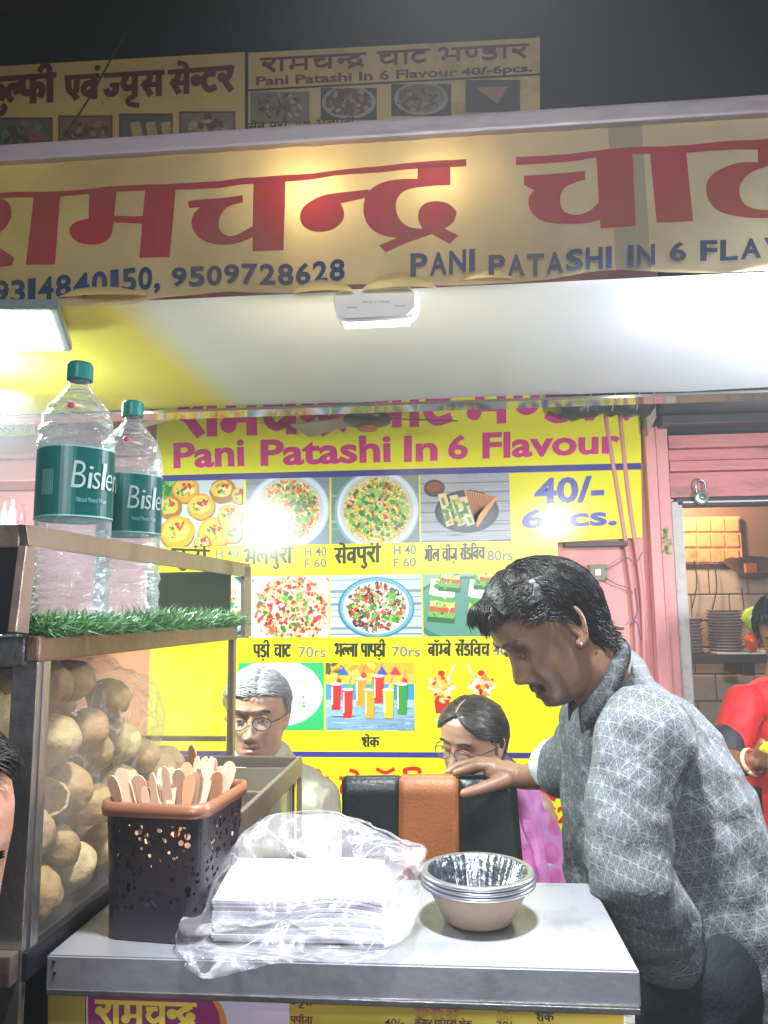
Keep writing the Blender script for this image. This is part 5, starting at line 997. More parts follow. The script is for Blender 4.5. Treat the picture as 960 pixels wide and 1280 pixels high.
# emergency light over the counter
t = thing('emergency_light', 'white rounded led light box hanging under the banner', 'lamp', A(470, 378, 1.345))
P = [A(414, 367, 1.345), A(424, 360, 1.345), A(515, 356, 1.345), A(524, 364, 1.345), A(523, 384, 1.345), A(512, 395, 1.345), A(428, 399, 1.345), A(418, 391, 1.345)]
P = [v+Vector((0, .004, 0)) for v in P]
bm = bmesh.new(); quadbox(bm, P, (0, .045, 0)); bmesh.ops.bevel(bm, geom=bm.edges[:], offset=.005, segments=3, affect='EDGES'); obj('casing', bm, mat('glossy white casing', '#eceae6', .2, 0, .02), t, True)
bm = bmesh.new(); c = sum(P, Vector())/8; quadbox(bm, [c+(v-c)*.9-Vector((0, .002, 0)) for v in P], (0, .003, 0)); obj('front_plate', bm, mat('white front plate', '#f4f2ee', .25, 0, .02), t)
p_ = Print(lambda a, b, d: A(a, b, 1.345)+Vector((0, .002-d, 0)), .0004); [p_.rect(x_, y_, x_+w2_, y_+1.6, '#c9c5be') for x_, y_, w2_ in ((452, 376, 8), (461, 376, 5), (468, 376, 3), (473, 376, 14), (433, 383, 14), (494, 381, 13))]; tag(p_.obj('printing', M['print'], t), kind='stuff')
zb = min(v.z for v in P); bm = bmesh.new(); box(bm, (P[0].x+.02, 1.362, zb-.002), (P[3].x-.02, 1.388, zb-.0005)); obj('led_strip', bm, emat('led strip', '#fff6ea', 3), t)
tubeo('switch_wire', smoothpts([A(495, 397, 1.37), A(505, 401, 1.37), A(512, 397, 1.37)], 4), .0015, M['black'], t)
# bulbs hidden behind the banner
for px, py, lab, pw in ((395, 262, 'warm bulb glowing through the banner near its middle letters', 'glow1'), (548, 250, 'warm bulb glowing through the banner behind the curled letter', 'glow2')):
    c = A(px, py, 1.42); t = thing('bulb', lab, 'lamp', c); bm = bmesh.new(); ell(bm, c, (.024, .024, .028), n=16); obj('bulb_glass', bm, emat('warm bulb', '#ffe9b0', 40 if pw == 'glow1' else 25), t, True); bm = bmesh.new(); tube(bm, [c+Vector((0, 0, .027)), c+Vector((0, 0, .06))], .013, 12); obj('bulb_socket', bm, M['white_pl'], t, True)
    tubeo('bulb_wire', [c+Vector((0, 0, .06)), c+Vector((0, 0, .12))], .002, M['black'], t)
# left background: neighbour stall bits
NY = 2.97
t = thing('side_sign', 'yellow strip sign with dark marks at the far left', 'sign', A(20, 533, NY)); boxo('strip', A(-60, 546, NY), A(41, 521, NY)+Vector((0, .02, 0)), YV, t, .002)
p = Print(onY(NY), .0006); p.ring(4, 532, 5, 7, 1.2, '#4a3a6a', .5, 5); p.ring(14, 533, 5, 7, 1.2, '#4a3a6a', -2, 2.4); p.ring(32, 533, 4, 6, 1, '#4a3a6a', 1, 4.5); p.obj('sign_marks', MP, t)
boxo('shelf_board', A(-80, 604, 2.8), A(72, 598, 2.8)+Vector((0, .2, 0)), M['pink'], None, .003); tag(bpy.data.objects['shelf_board'], 'pink painted shelf board at far left behind the bottles', 'shelf')
boxo('pink_beam', A(-80, 575, 2.95), A(172, 562, 2.95)+Vector((0, .03, 0)), M['pink'], None, .003); tag(bpy.data.objects['pink_beam'], 'long pink beam on the wall behind the water bottles', 'beam')
boxo('dark_beam', A(-80, 512, 2.75), A(182, 504, 2.75)+Vector((0, .05, 0)), mat('grey beam', '#57545a', .5), None, .004); tag(bpy.data.objects['dark_beam'], 'grey beam at the rear edge of the awning at left', 'beam')
for px, h, c, lab in ((4, 44, '#5a6a5a', 'green grey sauce bottle on the far left pink shelf'), (14, 46, '#8a8f96', 'grey sauce bottle on the far left pink shelf'), (26, 40, '#c8303a', 'red sauce bottle on the far left pink shelf')):
    b = A(px, 668, 2.2); r_ = 5.2*2.2/960; Hh = h*2.2/960; bm = bmesh.new(); lathe(bm, [(0, 0), (r_, 0), (r_, Hh*.6), (r_*.5, Hh*.8), (r_*.35, Hh*.82), (r_*.35, Hh), (0, Hh)], b, 16); tag(obj('sauce_bottle', bm, mat('sauce bottle', c, .25), None, True), lab, 'bottle')
boxo('side_table', A(-60, 674, 2.2)-Vector((0, .1, 0)), A(60, 668.4, 2.2)+Vector((0, .15, 0)), SW, None, .003); tag(bpy.data.objects['side_table'], 'narrow steel shelf holding the three sauce bottles at far left', 'shelf')
boxo('tube_light', A(172, 526, 2.5), A(206, 519, 2.5)+Vector((0, .05, 0)), mat('lamp grey', '#aab0b0', .3, .2), None, .004, Matrix.Rotation(R(-14), 3, 'Y'), A(190, 522, 2.5)); tag(bpy.data.objects['tube_light'], 'grey tube light end poking out beside the menu board top', 'lamp')
# ---------------------------------------------------------------- lamps' own light, plus added fills
area('flood_light', (-1.06, 1.66, 1.985), .14, LAMPS['flood'], (.9, 1, .97), (R(6), R(10), 0), .07)
area('counter_light', (.03, .66, 2.62), .14, LAMPS['counter'], (.95, .97, 1), (R(12), 0, 0), .14, 60)
point('flood_glow', (-1.09, 1.62, 1.95), LAMPS['flood2'], (.86, 1, .97), .05)
point('side_light', (.62, 1.40, 1.99), LAMPS['side'], (.93, .97, 1), .03)
point('side_fill', (1.15, 1.55, 1.62), LAMPS['side2'], (.93, .97, 1), .07)  # fill added out of frame to even out the awning underside
area('front_fill', (.2, -1.8, 2.3), 1.6, LAMPS['street'], (.95, .96, 1), (R(78), 0, 0), .8, 90)  # soft fill added behind the camera to lift the counter front and faces
point('kitchen_bulb', (1.15, 4.0, 2.2), LAMPS['room'], (1, .72, .45), .05)

# volume added to imitate the milky veil of a smeared lens
bm = bmesh.new(); box(bm, (-6.5, -3, -1), (6.5, 5, 6.5)); hz = bpy.data.materials.new('lens veil'); hz.use_nodes = True; N_, L_ = nt(hz); N_.remove(N_['Principled BSDF'])
pv = N_.new('ShaderNodeVolumePrincipled'); pv.inputs['Color'].default_value = (.9, .95, 1, 1); pv.inputs['Density'].default_value = .019; pv.inputs['Anisotropy'].default_value = .2; L_.new(pv.outputs[0], N_['Material Output'].inputs['Volume'])
tag(obj('lens_veil', bm, hz), kind='stuff')
# ============================================================ PEOPLE
def gz(v, c, w_): return math.exp(-((v-c)/w_)**2)
ZK = [-.118, -.112, -.10, -.085, -.07, -.05, -.03, -.01, .01, .03, .05, .07, .09, .105, .115, .120]
YF = [.035, .062, .076, .080, .080, .080, .081, .080, .083, .088, .088, .083, .068, .047, .026, .004]
YB = [.000, .010, .022, .038, .055, .075, .088, .094, .098, .100, .099, .093, .078, .056, .032, .005]
WK = [.018, .030, .043, .051, .056, .061, .065, .069, .072, .075, .076, .073, .062, .044, .025, .004]
def facedisp(x, z, o):
    a = abs(x); d = 0
    nz = np.interp(z, [-.058, -.050, -.043, -.036, -.02, 0, .015], [0, .010, .022, .024, .016, .007, 0]); nw = np.interp(z, [-.05, -.035, .01], [.014, .011, .008])
    d += nz*o.get('nose', 1)*math.exp(-(a/nw)**2) + .009*math.exp(-((a-.0135)/.0065)**2-((z+.043)/.008)**2)
    d -= .011*math.exp(-((a-.030)/.017)**2-((z-.004)/.012)**2); d += .006*math.exp(-((a-.030)/.011)**2-((z-.002)/.0065)**2)
    d += .005*math.exp(-((a-.026)/.024)**2-((z-.026)/.008)**2)
    d += .0055*math.exp(-(a/.019)**2-((z+.0665)/.0045)**2) + .007*math.exp(-(a/.017)**2-((z+.0785)/.0055)**2) - .006*math.exp(-(a/.022)**2-((z+.0722)/.0022)**2)
    d += .006*math.exp(-(a/.018)**2-((z+.102)/.010)**2) + .004*math.exp(-((a-.045)/.018)**2-((z+.03)/.018)**2)
    d -= .002*math.exp(-((a-.030-.1*max(0, -.045-z))/.005)**2-((z+.06)/.016)**2)
    return d
def head_mesh(bm, T, o={}):
    """T: 4x4 head frame; x right, y face, z up. One closed loft."""
    NR, NC = 92, 120; rings = []; fat = o.get('fat', 1)
    for i in range(NR):
        u = i/(NR-1); z = -.118+.238*(.5-.5*math.cos(u*math.pi)) if False else -.118+.238*u
        yf, yb, w_ = (np.interp(z, ZK, K) for K in (YF, YB, WK))
        if z < 0: w_ *= 1+(fat-1)*min(1, -z/.05); 
        ring = []
        for k in range(NC):
            a = 2*math.pi*k/NC; c, s = math.cos(a), math.sin(a); e = .86
            x = w_*math.copysign(abs(c)**e, c); y = (yf if s > 0 else yb)*math.copysign(abs(s)**e, s)
            if s > 0: y += facedisp(x, z, o)*min(1, s*2.2)
            ring.append(bm.verts.new(T @ Vector((x, y, z))))
        rings.append(ring)
    for a, b in zip(rings, rings[1:]):
        for k in range(NC): bm.faces.new((a[k], a[(k+1) % NC], b[(k+1) % NC], b[k]))
    bm.faces.new(rings[0][::-1]); bm.faces.new(rings[-1])
    for s in (() if o.get('noear') else (1, -1)): # ears
        E = [Vector((s*(.070+.012*q), -.012-.018*q2, z)) for q, q2, z in ((.1, -.5, -.036), (.45, .2, -.034), (.8, .7, -.016), (1.1, 1.0, .006), (1.0, .8, .024), (.7, .2, .030), (.3, -.45, .024), (.1, -.6, .012))]
        tube(bm, [T @ v for v in smoothpts(E, 5)], .0042, 8)
        ell(bm, T @ Vector((s*.073, -.016, -.004)), (.0035, .014, .026), T.to_3x3().normalized() @ Matrix.Rotation(s*R(-28), 3, 'Z'), 16)
        ell(bm, T @ Vector((s*.073, -.006, -.032)), (.0045, .008, .009), T.to_3x3().normalized(), 12)
def frame_head(c, yaw, pitch, roll=0, sc_=1.0):
    """yaw: direction the face points to (degrees, 0 = -x, 90 = toward the street)"""
    a, p_ = R(yaw), R(pitch); f = Vector((-math.cos(a)*math.cos(p_), -math.sin(a)*math.cos(p_), -math.sin(p_))); up0 = Vector((0, 0, 1)); x = f.cross(up0).normalized(); u = x.cross(f)
    M3 = Matrix(((x.x, f.x, u.x), (x.y, f.y, u.y), (x.z, f.z, u.z))) @ Matrix.Rotation(R(roll), 3, 'Y'); return Matrix.Translation(Vector(c)) @ M3.to_4x4() @ Matrix.Scale(sc_, 4)
def cap_(bm, a, b, ra, rb, n=20, k=6):
    """tapered rounded limb"""
    a, b = Vector(a), Vector(b); d = (b-a); l = d.length; d = d/l if l > 0 else Vector((0, 0, 1)); P = []; r_ = []
    for i in range(k+1): t = math.pi/2*i/k; P.append(a-d*ra*math.cos(t)); r_.append(max(.0004, ra*math.sin(t)))
    for i in range(k+1): t = math.pi/2*i/k; P.append(b+d*rb*math.sin(t)); r_.append(max(.0004, rb*math.cos(t)))
    tube(bm, P, r_, n)
def chain(bm, pts, n=16):
    for (a, ra), (b, rb) in zip(pts, pts[1:]): cap_(bm, a, b, ra, rb, n)
def skinned(name, build, voxel, iters, m, parent, disp=None, paint=None, sub=0):
    bm = bmesh.new(); build(bm); me = bpy.data.meshes.new('tmp'); bm.to_mesh(me); bm.free()
    o = bpy.data.objects.new('tmp', me); COL.objects.link(o)
    r = o.modifiers.new('r', 'REMESH'); r.mode = 'VOXEL'; r.voxel_size = voxel; r.adaptivity = 0
    s = o.modifiers.new('s', 'SMOOTH'); s.factor = .5; s.iterations = iters
    dg = bpy.context.evaluated_depsgraph_get(); m2 = bpy.data.meshes.new_from_object(o.evaluated_get(dg)); bpy.data.objects.remove(o); bpy.data.meshes.remove(me)
    m2.name = name; m2.materials.clear(); m2.materials.append(m); m2.shade_smooth()
    if disp:
        n = len(m2.vertices); co = np.empty(n*3); m2.vertices.foreach_get('co', co); co = co.reshape(-1, 3); no = np.array([v.normal[:] for v in m2.vertices]) 
        dd = np.array([disp(Vector(c), Vector(q)) for c, q in zip(co, no)]); co += no*dd[:, None]; m2.vertices.foreach_set('co', co.ravel()); m2.update()
    if paint:
        ca = m2.color_attributes.new('Col', 'FLOAT_COLOR', 'POINT'); n = len(m2.vertices); co = np.empty(n*3); m2.vertices.foreach_get('co', co); co = co.reshape(-1, 3)
        ca.data.foreach_set('color', paint(co).astype(np.float32).ravel())
    return link(name, m2, parent)
def skin_paint(T, base, lip, shade, beard=0):
    Ti = np.array(T.inverted()); base, lip, shade = (np.array(lin(c)) for c in (base, lip, shade))
    def f(co):
        q = co @ Ti[:3, :3].T + Ti[:3, 3]; x, y, z = abs(q[:, 0]), q[:, 1], q[:, 2]; front = (y > .045)
        c = np.tile(base, (len(co), 1)); 
        w_ = front*np.exp(-(x/.021)**2)*np.clip(1.6-abs(z+.0725)/.0062, 0, 1); c = c*(1-w_[:, None])+lip*w_[:, None]
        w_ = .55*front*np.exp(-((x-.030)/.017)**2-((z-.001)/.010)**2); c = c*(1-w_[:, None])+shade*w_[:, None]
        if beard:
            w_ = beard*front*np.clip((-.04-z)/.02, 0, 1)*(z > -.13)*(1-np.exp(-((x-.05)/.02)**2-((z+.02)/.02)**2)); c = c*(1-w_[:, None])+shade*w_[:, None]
        w_ = .25*front*np.exp(-((x-.042)/.016)**2-((z+.03)/.014)**2); c = c*(1-w_[:, None])+np.array(lip)*w_[:, None]
        return c
    return f
def eyes(T, parent, closed=0.0, m_w=mat('eye white', '#d8d0c8', .2, 0, .02), m_i=mat('dark iris', '#1c120c', .15), m_l=mat('eyelash', '#17100c', .6), lid=None):
    for s in (1, -1):
        c = Vector((s*.030, .0755, .002))
        if closed < .8:
            bm = bmesh.new(); ell(bm, (0, 0, 0), (.0115, .0115, .0115), n=20); bmesh.ops.transform(bm, matrix=T @ Matrix.Translation(c-Vector((0, .006, 0))), verts=bm.verts[:]); e = obj('eye', bm, m_w, parent, True)
            bm = bmesh.new(); ell(bm, (0, 0, 0), (.0055, .0025, .0055), n=16); bmesh.ops.transform(bm, matrix=T @ Matrix.Translation(c+Vector((0, .0048, -.0012))), verts=bm.verts[:]); obj('iris', bm, m_i, e, True)
        P = [T @ (c+Vector((x, .0062-abs(x)*.28, .0042*(1-(x/.014)**2)-closed*.006))) for x in (-.014, -.007, 0, .007, .014)]
        tubeo('eyelash', smoothpts(P, 4), .0009, m_l, parent, 6)
        if lid is not None:
            bm = bmesh.new(); 
            for j in range(6):
                t0 = j/5; tube(bm, [T @ (c+Vector((x, .0056-abs(x)*.3-.0008*t0, .0046*(1-(x/.015)**2)-closed*.006+.0055*t0))) for x in (-.015, -.0075, 0, .0075, .015)], .0019, 8)
            obj('eyelid', bm, lid, parent, True)
def brows(T, parent, m_, th=.0026, z=.023):
    for s in (1, -1):
        bm = bmesh.new()
        for k in range(26):
            u = k/25; x = s*(.012+.034*u); zz = z+.006*math.sin(u*2.6)-.004*u; y = np.interp(zz, ZK, YF)*(1-(abs(x)/.075)**2.3*.45)+.0035
            for q in range(3): b = Vector((x, y, zz+(q-1)*th*.8)); tube(bm, [T @ b, T @ (b+Vector((s*.006, .0006, .0016)))], .0008, 4)
        obj('eyebrow', bm, m_, parent)
def moustache(T, parent, m_):
    bm = bmesh.new()
    for k in range(90):
        x = random.uniform(-.027, .027); z = -.0565-.03*abs(x)*1.2-random.uniform(0, .007); y = .086-abs(x)*.42; b = Vector((x, y, z)); tube(bm, [T @ b, T @ (b+Vector((.25*x, .001, -.0065)))], .0007, 4)
    obj('moustache', bm, m_, parent)
def hair(T, parent, m_, zline, flow, n=2600, length=.035, lift=.010, wave=.004, back=-.05, wid=.0011, cap=.006, seed=3, side=.0):
    """cap shell plus separate strands; zline(x,y)->lowest z of the hair"""
    rnd = random.Random(seed); bm = bmesh.new(); NR, NC = 40, 72; rings = []
    def sp_(a, z, g):
        yf, yb, w_ = (np.interp(z, ZK, K) for K in (YF, YB, WK)); c, s = math.cos(a), math.sin(a); e = .86
        return Vector(((w_+g)*math.copysign(abs(c)**e, c), ((yf if s > 0 else yb)+g)*math.copysign(abs(s)**e, s), z))
    for i in range(NR):
        ring = []
        for k in range(NC):
            a = 2*math.pi*k/NC; zl = zline(math.cos(a), math.sin(a)); z = zl+(.119-zl)*math.sin(i/(NR-1)*math.pi/2); g = cap*min(1, .15+i/5)
            p_ = sp_(a, z, g); p_.z += cap*max(0, (z-.06)/.06); p_ += p_.normalized()*.0035*noise.noise(p_*70); ring.append(bm.verts.new(T @ p_))
        rings.append(ring)
    for a, b in zip(rings, rings[1:]):
        for k in range(NC): bm.faces.new((a[k], a[(k+1) % NC], b[(k+1) % NC], b[k]))
    bm.faces.new(rings[-1])
    for i in range(n):
        a = rnd.uniform(0, 2*math.pi); zl = zline(math.cos(a), math.sin(a)); z = zl+(.1195-zl)*math.sqrt(rnd.random()) if rnd.random() < .6 else rnd.uniform(zl, .119)
        p_ = sp_(a, z, cap*.8); p_.z += cap*max(0, (z-.06)/.06); nrm = Vector((p_.x/.07**2, p_.y/.09**2, (p_.z)/.12**2)).normalized(); ph = noise.noise(p_*45)*6; P = []; q = p_.copy(); d = flow(p_).normalized(); L0 = length*rnd.uniform(.6, 1.25)
        d = (d-nrm*d.dot(nrm)).normalized(); sdv = nrm.cross(d)
        for j in range(6):
            t = j/5; P.append(T @ (q+nrm*(lift*math.sin(t*2.6)*rnd.uniform(.7, 1))+sdv*wave*math.sin(t*5+ph))); q = q+d*L0/5; nn = Vector((q.x/.075**2, q.y/.095**2, max(q.z, -.02)/.12**2)).normalized(); d = (d-nn*d.dot(nn)*.8).normalized()
        tube(bm, P, [wid, wid*1.1, wid, wid*.9, wid*.6, wid*.15], 3, False)
    return obj('hair', bm, m_, parent, True)
def hand(bm, W, palm, fdir, up, side, curl=.3, s=1.0, thumb=None, spread=.12):
    """W wrist, palm centre direction fdir, up = back of hand, side = towards thumb"""
    f = Vector(fdir).normalized(); u = Vector(up); u = (u-f*u.dot(f)).normalized(); sd = u.cross(f) if side > 0 else f.cross(u)
    Pm = W+f*.05*s
    cap_(bm, W, W+f*.03*s, .024*s, .026*s); 
    for k in range(4): o_ = (k-1.5)*.019*s; chain(bm, [(W+f*.02*s+sd*o_*.6, .013*s), (W+f*.085*s+sd*o_, .0115*s)])
    for k, ln in enumerate((.066, .074, .070, .055)):
        o_ = (1.5-k)*.019*s; b = W+f*.088*s+sd*o_; d = (f+sd*spread*(1.5-k)*.5).normalized(); cu = curl*(1+.15*k); pts = [(b, .0095*s)]; ang = cu*.5
        for seg in (.45, .31, .24):
            dd = d*math.cos(ang)-u*math.sin(ang); b = b+dd*ln*seg*s; pts.append((b.copy(), (.0088 if seg > .4 else .0080 if seg > .3 else .0068)*s)); ang += cu
        chain(bm, pts, 12)
    tb = W+f*.03*s+sd*.028*s
    th = thumb or [tb+(f*.6+sd*.7-u*.2).normalized()*.035*s, tb+(f*.6+sd*.7-u*.2).normalized()*.035*s+(f*.85+sd*.4-u*.3).normalized()*.030*s]
    chain(bm, [(W+f*.02*s+sd*.012*s, .015*s), (tb, .0135*s)]+[(t_, (.0115, .0095)[i]*s) for i, t_ in enumerate(th)], 12)
SHIRT = bpy.data.materials.new('patterned cotton shirt'); SHIRT.use_nodes = True; N_, L_ = nt(SHIRT); b = N_['Principled BSDF']; b.inputs['Roughness'].default_value = .7
tcx = N_.new('ShaderNodeTexCoord'); sxyz = N_.new('ShaderNodeSeparateXYZ'); pat_ = N_.new('ShaderNodeAttribute'); pat_.attribute_name = 'patt'
dn = N_.new('ShaderNodeTexNoise'); dn.inputs['Scale'].default_value = 9; L_.new(tcx.outputs['Object'], dn.inputs[0]); vm = N_.new('ShaderNodeVectorMath'); vm.operation = 'MULTIPLY_ADD'; vm.inputs[1].default_value = (.010,)*3; L_.new(dn.outputs['Color'], vm.inputs[0]); L_.new(pat_.outputs['Vector'], vm.inputs[2]); L_.new(vm.outputs[0], sxyz.inputs[0])
def mth(op, a, b_=None, c=None):
    n = N_.new('ShaderNodeMath'); n.operation = op
    for i, v in enumerate((a, b_, c)):
        if v is None: continue
        if isinstance(v, (int, float)): n.inputs[i].default_value = v
        else: L_.new(v, n.inputs[i])
    return n.outputs[0]
U = sxyz.outputs[0]; Vv = sxyz.outputs[1]; CELL = .024; H3 = CELL*math.sqrt(3)/2
def lines(ang, sp_, wd, soft):
    t = mth('ADD', mth('MULTIPLY', U, -math.sin(R(ang))/sp_), mth('MULTIPLY', Vv, math.cos(R(ang))/sp_)); fr = mth('ABSOLUTE', mth('SUBTRACT', mth('FRACT', t), .5)); fr = mth('SUBTRACT', .5, fr) # 0 on the line
    n = N_.new('ShaderNodeMapRange'); n.inputs[1].default_value = wd; n.inputs[2].default_value = wd+soft; n.inputs[3].default_value = 1; n.inputs[4].default_value = 0; L_.new(fr, n.inputs[0]); return n.outputs[0]
acc = None
for an in (10, 70, 130): v = lines(an, H3, .02, .06); acc = v if acc is None else mth('MAXIMUM', acc, v)
acc2 = None
for an in (40, 100, 160): v = lines(an, CELL/2, .05, .12); acc2 = v if acc2 is None else mth('MAXIMUM', acc2, v)
mx = N_.new('ShaderNodeMix'); mx.data_type = 'RGBA'; L_.new(mth('MULTIPLY', acc2, .8), mx.inputs[0]); mx.inputs[6].default_value = lin('#3e444a'); mx.inputs[7].default_value = lin('#686d72')
mx2 = N_.new('ShaderNodeMix'); mx2.data_type = 'RGBA'; L_.new(mth('MULTIPLY', acc, .62), mx2.inputs[0]); L_.new(mx.outputs[2], mx2.inputs[6]); mx2.inputs[7].default_value = lin('#8a8f92'); L_.new(mx2.outputs[2], b.inputs['Base Color'])
n3 = N_.new('ShaderNodeTexNoise'); n3.inputs['Scale'].default_value = 16; n3.inputs['Detail'].default_value = 4; n3.inputs['Distortion'].default_value = 1.6; L_.new(tcx.outputs['Object'], n3.inputs[0]); bp = N_.new('ShaderNodeBump'); bp.inputs['Strength'].default_value = .55; bp.inputs['Distance'].default_value = .012; L_.new(n3.outputs[0], bp.inputs['Height']); L_.new(bp.outputs[0], b.inputs['Normal'])
def folds(seed, amp, sc_=9, dirv=(1, 1, .35)):
    o = Vector((seed, seed*2, 3)); dv = Vector(dirv)
    def f(c, n):
        q = Vector((c.x*dv.x, c.y*dv.y, c.z*dv.z))*sc_+o; r_ = 1-abs(noise.noise(q))*2; r2 = 1-abs(noise.noise(q*2.3+Vector((4, 4, 4))))*2
        return amp*(r_*.7+r2*.35+.4*noise.noise(c*26+o))-amp*.3
    return f
def V3(px, py, Y): return A(px, py, Y)
def rp(px, Y): return px*Y/960
# ---------- 1. the man leaning over
man = thing('person', 'man in grey patterned shirt bending forward with his hand on the chair back', 'person', (.35, 1.28, 0))
HM = frame_head(A(686, 786, 1.25), 16, 34, 2, .93)
SK = dict(base='#86654f', lip='#5a332c', shade='#4c3428')
wr = A(655, 972, 1.585); 
def mbody(bm):
    head_mesh(bm, HM, {})
    nk = HM @ Vector((0, -.035, -.09)); chain(bm, [(HM @ Vector((0, -.03, -.05)), .056), (nk, .055), (A(772, 892, 1.3), .054)])
    chain(bm, [(A(785, 925, 1.3), .072), (A(840, 1060, 1.32), .095), (A(872, 1180, 1.32), .10)], 24)
    for k, (pa, pb) in enumerate((((855, 1200, 1.25), (850, 1400, 1.25)), ((920, 1200, 1.40), (925, 1400, 1.42)))): chain(bm, [(A(*pa), .09), (A(*pb), .07), (A(pb[0], 1400, pb[2])-Vector((0, 0, .42)), .045), (A(pb[0], 1400, pb[2])-Vector((.1, 0, .44)), .035)], 20)
    chain(bm, [(A(745, 925, 1.42), .05), (A(712, 960, 1.47), .040), (A(690, 966, 1.52), .031), (wr, .023)], 20)
    chain(bm, [(A(800, 930, 1.2), .045), (A(788, 1090, 1.13), .040), (A(835, 1180, 1.28), .03), (A(860, 1190, 1.36), .03)], 16)
    hand(bm, wr, None, A(600, 957, 1.66)-wr, Vector((0, -.25, 1)), Vector((0, -1, 0)), 1, .34, .96) if False else None
    # resting hand: palm on the top edge, thumb in front, fingers over the back
    f = (A(608, 962, 1.615)-wr); chain(bm, [(wr, .023), (A(634, 966, 1.60), .024), (A(617, 964, 1.605), .021)])
    chain(bm, [(A(640, 972, 1.59), .018), (A(616, 981, 1.575), .0135), (A(596, 988, 1.57), .0115), (A(581, 992, 1.57), .0098)], 14)
    for k, q in enumerate(([(618, 958, 1.60), (597, 957, 1.60), (580, 963, 1.605), (570, 966, 1.61)], [(620, 955, 1.62), (596, 952, 1.63), (574, 957, 1.64), (560, 966, 1.64)], [(622, 955, 1.64), (598, 951, 1.655), (578, 957, 1.665), (565, 972, 1.665)], [(625, 958, 1.655), (606, 956, 1.67), (590, 963, 1.68), (580, 976, 1.68)])):
        chain(bm, [(A(632, 964, 1.60+.012*k), .013)]+[(A(*c), r_) for c, r_ in zip(q, (.0115, .0102, .0092, .008))], 12)
skinned('body', mbody, .0026, 2, M['skin'], man, paint=skin_paint(HM, SK['base'], SK['lip'], SK['shade'], .55))
hairm = M['hair']
hair(HM, man, hairm, lambda c, s: (.074 if s > .45 else .0+.074*max(0, (s+.1)/.55) if s > -.1 else -.004 if s > -.30 else -.062), lambda p_: Vector((.1*p_.x, .9 if p_.y > .0 else -.3, -.25 if p_.y > 0 else -1)) if p_.z > .04 else Vector((0, -.5, -.8)), 7500, .032, .006, .004, cap=.004, wid=.0009)
# forelock pushed forward and curls at the nape
bm = bmesh.new()
for i in range(620):
    x = random.uniform(-.055, .055); b0 = Vector((x, .045+random.uniform(-.02, .035), .10-(x/.055)**2*.022)); ln = random.uniform(.012, .028); ph = noise.noise(b0*40)*5
    tube(bm, [HM @ (b0+Vector((.006*math.sin(ph+t*4), ln*t, .014*math.sin(t*2.4)-.028*t*t))) for t in (0, .25, .5, .75, 1)], [.0012, .0014, .0013, .001, .0002], 3, False)
for i in range(520):
    a = random.uniform(-1.25, 1.25); b0 = Vector((.060*math.sin(a), -.015-.070*math.cos(a), random.uniform(-.070, .02))); ph = random.uniform(0, 6)
    tube(bm, [HM @ (b0+Vector((.10*math.sin(a)*t*.2, -.010*t, -.018*t))+Vector((math.sin(ph+t*7), math.cos(ph+t*7), math.sin(t*6))).normalized()*.005*t) for t in (0, .25, .5, .75, 1)], [.0012, .0013, .0012, .0009, .0002], 3, False)
obj('forelock', bm, hairm, man, True)
lidm = mat('brown eyelid', '#5f4233', .45)
eyes(HM, man, .9, lid=lidm); brows(HM, man, hairm, .003); moustache(HM, man, hairm)
bm = bmesh.new(); ell(bm, HM @ Vector((-.0790, -.004, -.034)), (.0022,)*3, n=8); ell(bm, HM @ Vector((.0790, -.004, -.034)), (.0022,)*3, n=8); obj('ear_stud', bm, M['steel'], man, True)
def shirt(bm):
    nb = HM @ Vector((0, -.05, -.10))
    chain(bm, [(A(768, 868, 1.30), .070), (A(786, 922, 1.30), .104), (A(830, 1040, 1.33), .142), (A(864, 1140, 1.33), .150), (A(886, 1202, 1.33), .142)], 28)
    chain(bm, [(A(820, 925, 1.34), .078), (A(858, 1000, 1.34), .096), (A(886, 1090, 1.34), .106)], 24)
    chain(bm, [(A(806, 925, 1.18), .070), (A(788, 1010, 1.15), .058), (A(790, 1095, 1.13), .053), (A(828, 1175, 1.20), .054)], 24)
    chain(bm, [(A(758, 918, 1.40), .070), (A(728, 950, 1.46), .056), (A(706, 962, 1.50), .047)], 20)
    chain(bm, [(A(748, 950, 1.36), .050), (A(742, 1040, 1.38), .046), (A(744, 1120, 1.38), .042)], 18)
sd_ = folds(2.3, .015, 7, (1.1, 1.1, .5))
def shirt_cut(c, n): return sd_(c, n)
so = skinned('shirt', shirt, .0055, 3, SHIRT, man, disp=shirt_cut)
def pattern(me, chains):
    n = len(me.vertices); co = np.empty(n*3); me.vertices.foreach_get('co', co); co = co.reshape(-1, 3); best = np.full(n, 1e9); uv = np.zeros((n, 3))
    for ci, ch_ in enumerate(chains):
        cum = ci*.013
        for (a, ra), (b_, rb) in zip(ch_, ch_[1:]):
            a_, bb_ = np.array(a), np.array(b_); d = bb_-a_; l = np.linalg.norm(d); d = d/l; t = np.clip((co-a_) @ d, -.05 if cum < .1 else 0, l); cl = a_+t[:, None]*d; rr = ra+(rb-ra)*np.clip(t/l, 0, 1); ds = np.linalg.norm(co-cl, axis=1)-rr
            e1 = np.cross(d, [0, 1, 0]); e1 /= np.linalg.norm(e1); e2 = np.cross(d, e1); q = co-a_; x = q @ e1; y = q @ e2; u = np.arctan2(x, y*(1 if (e2[1] < 0) else -1))*(.5*(ra+rb)+.01)
            k = ds < best-.004; best[k] = ds[k]; uv[k, 0] = u[k]; uv[k, 1] = ((co-a_) @ d)[k]+cum; cum += l
    at_ = me.attributes.new('patt', 'FLOAT_VECTOR', 'POINT'); at_.data.foreach_set('vector', uv.astype(np.float32).ravel())
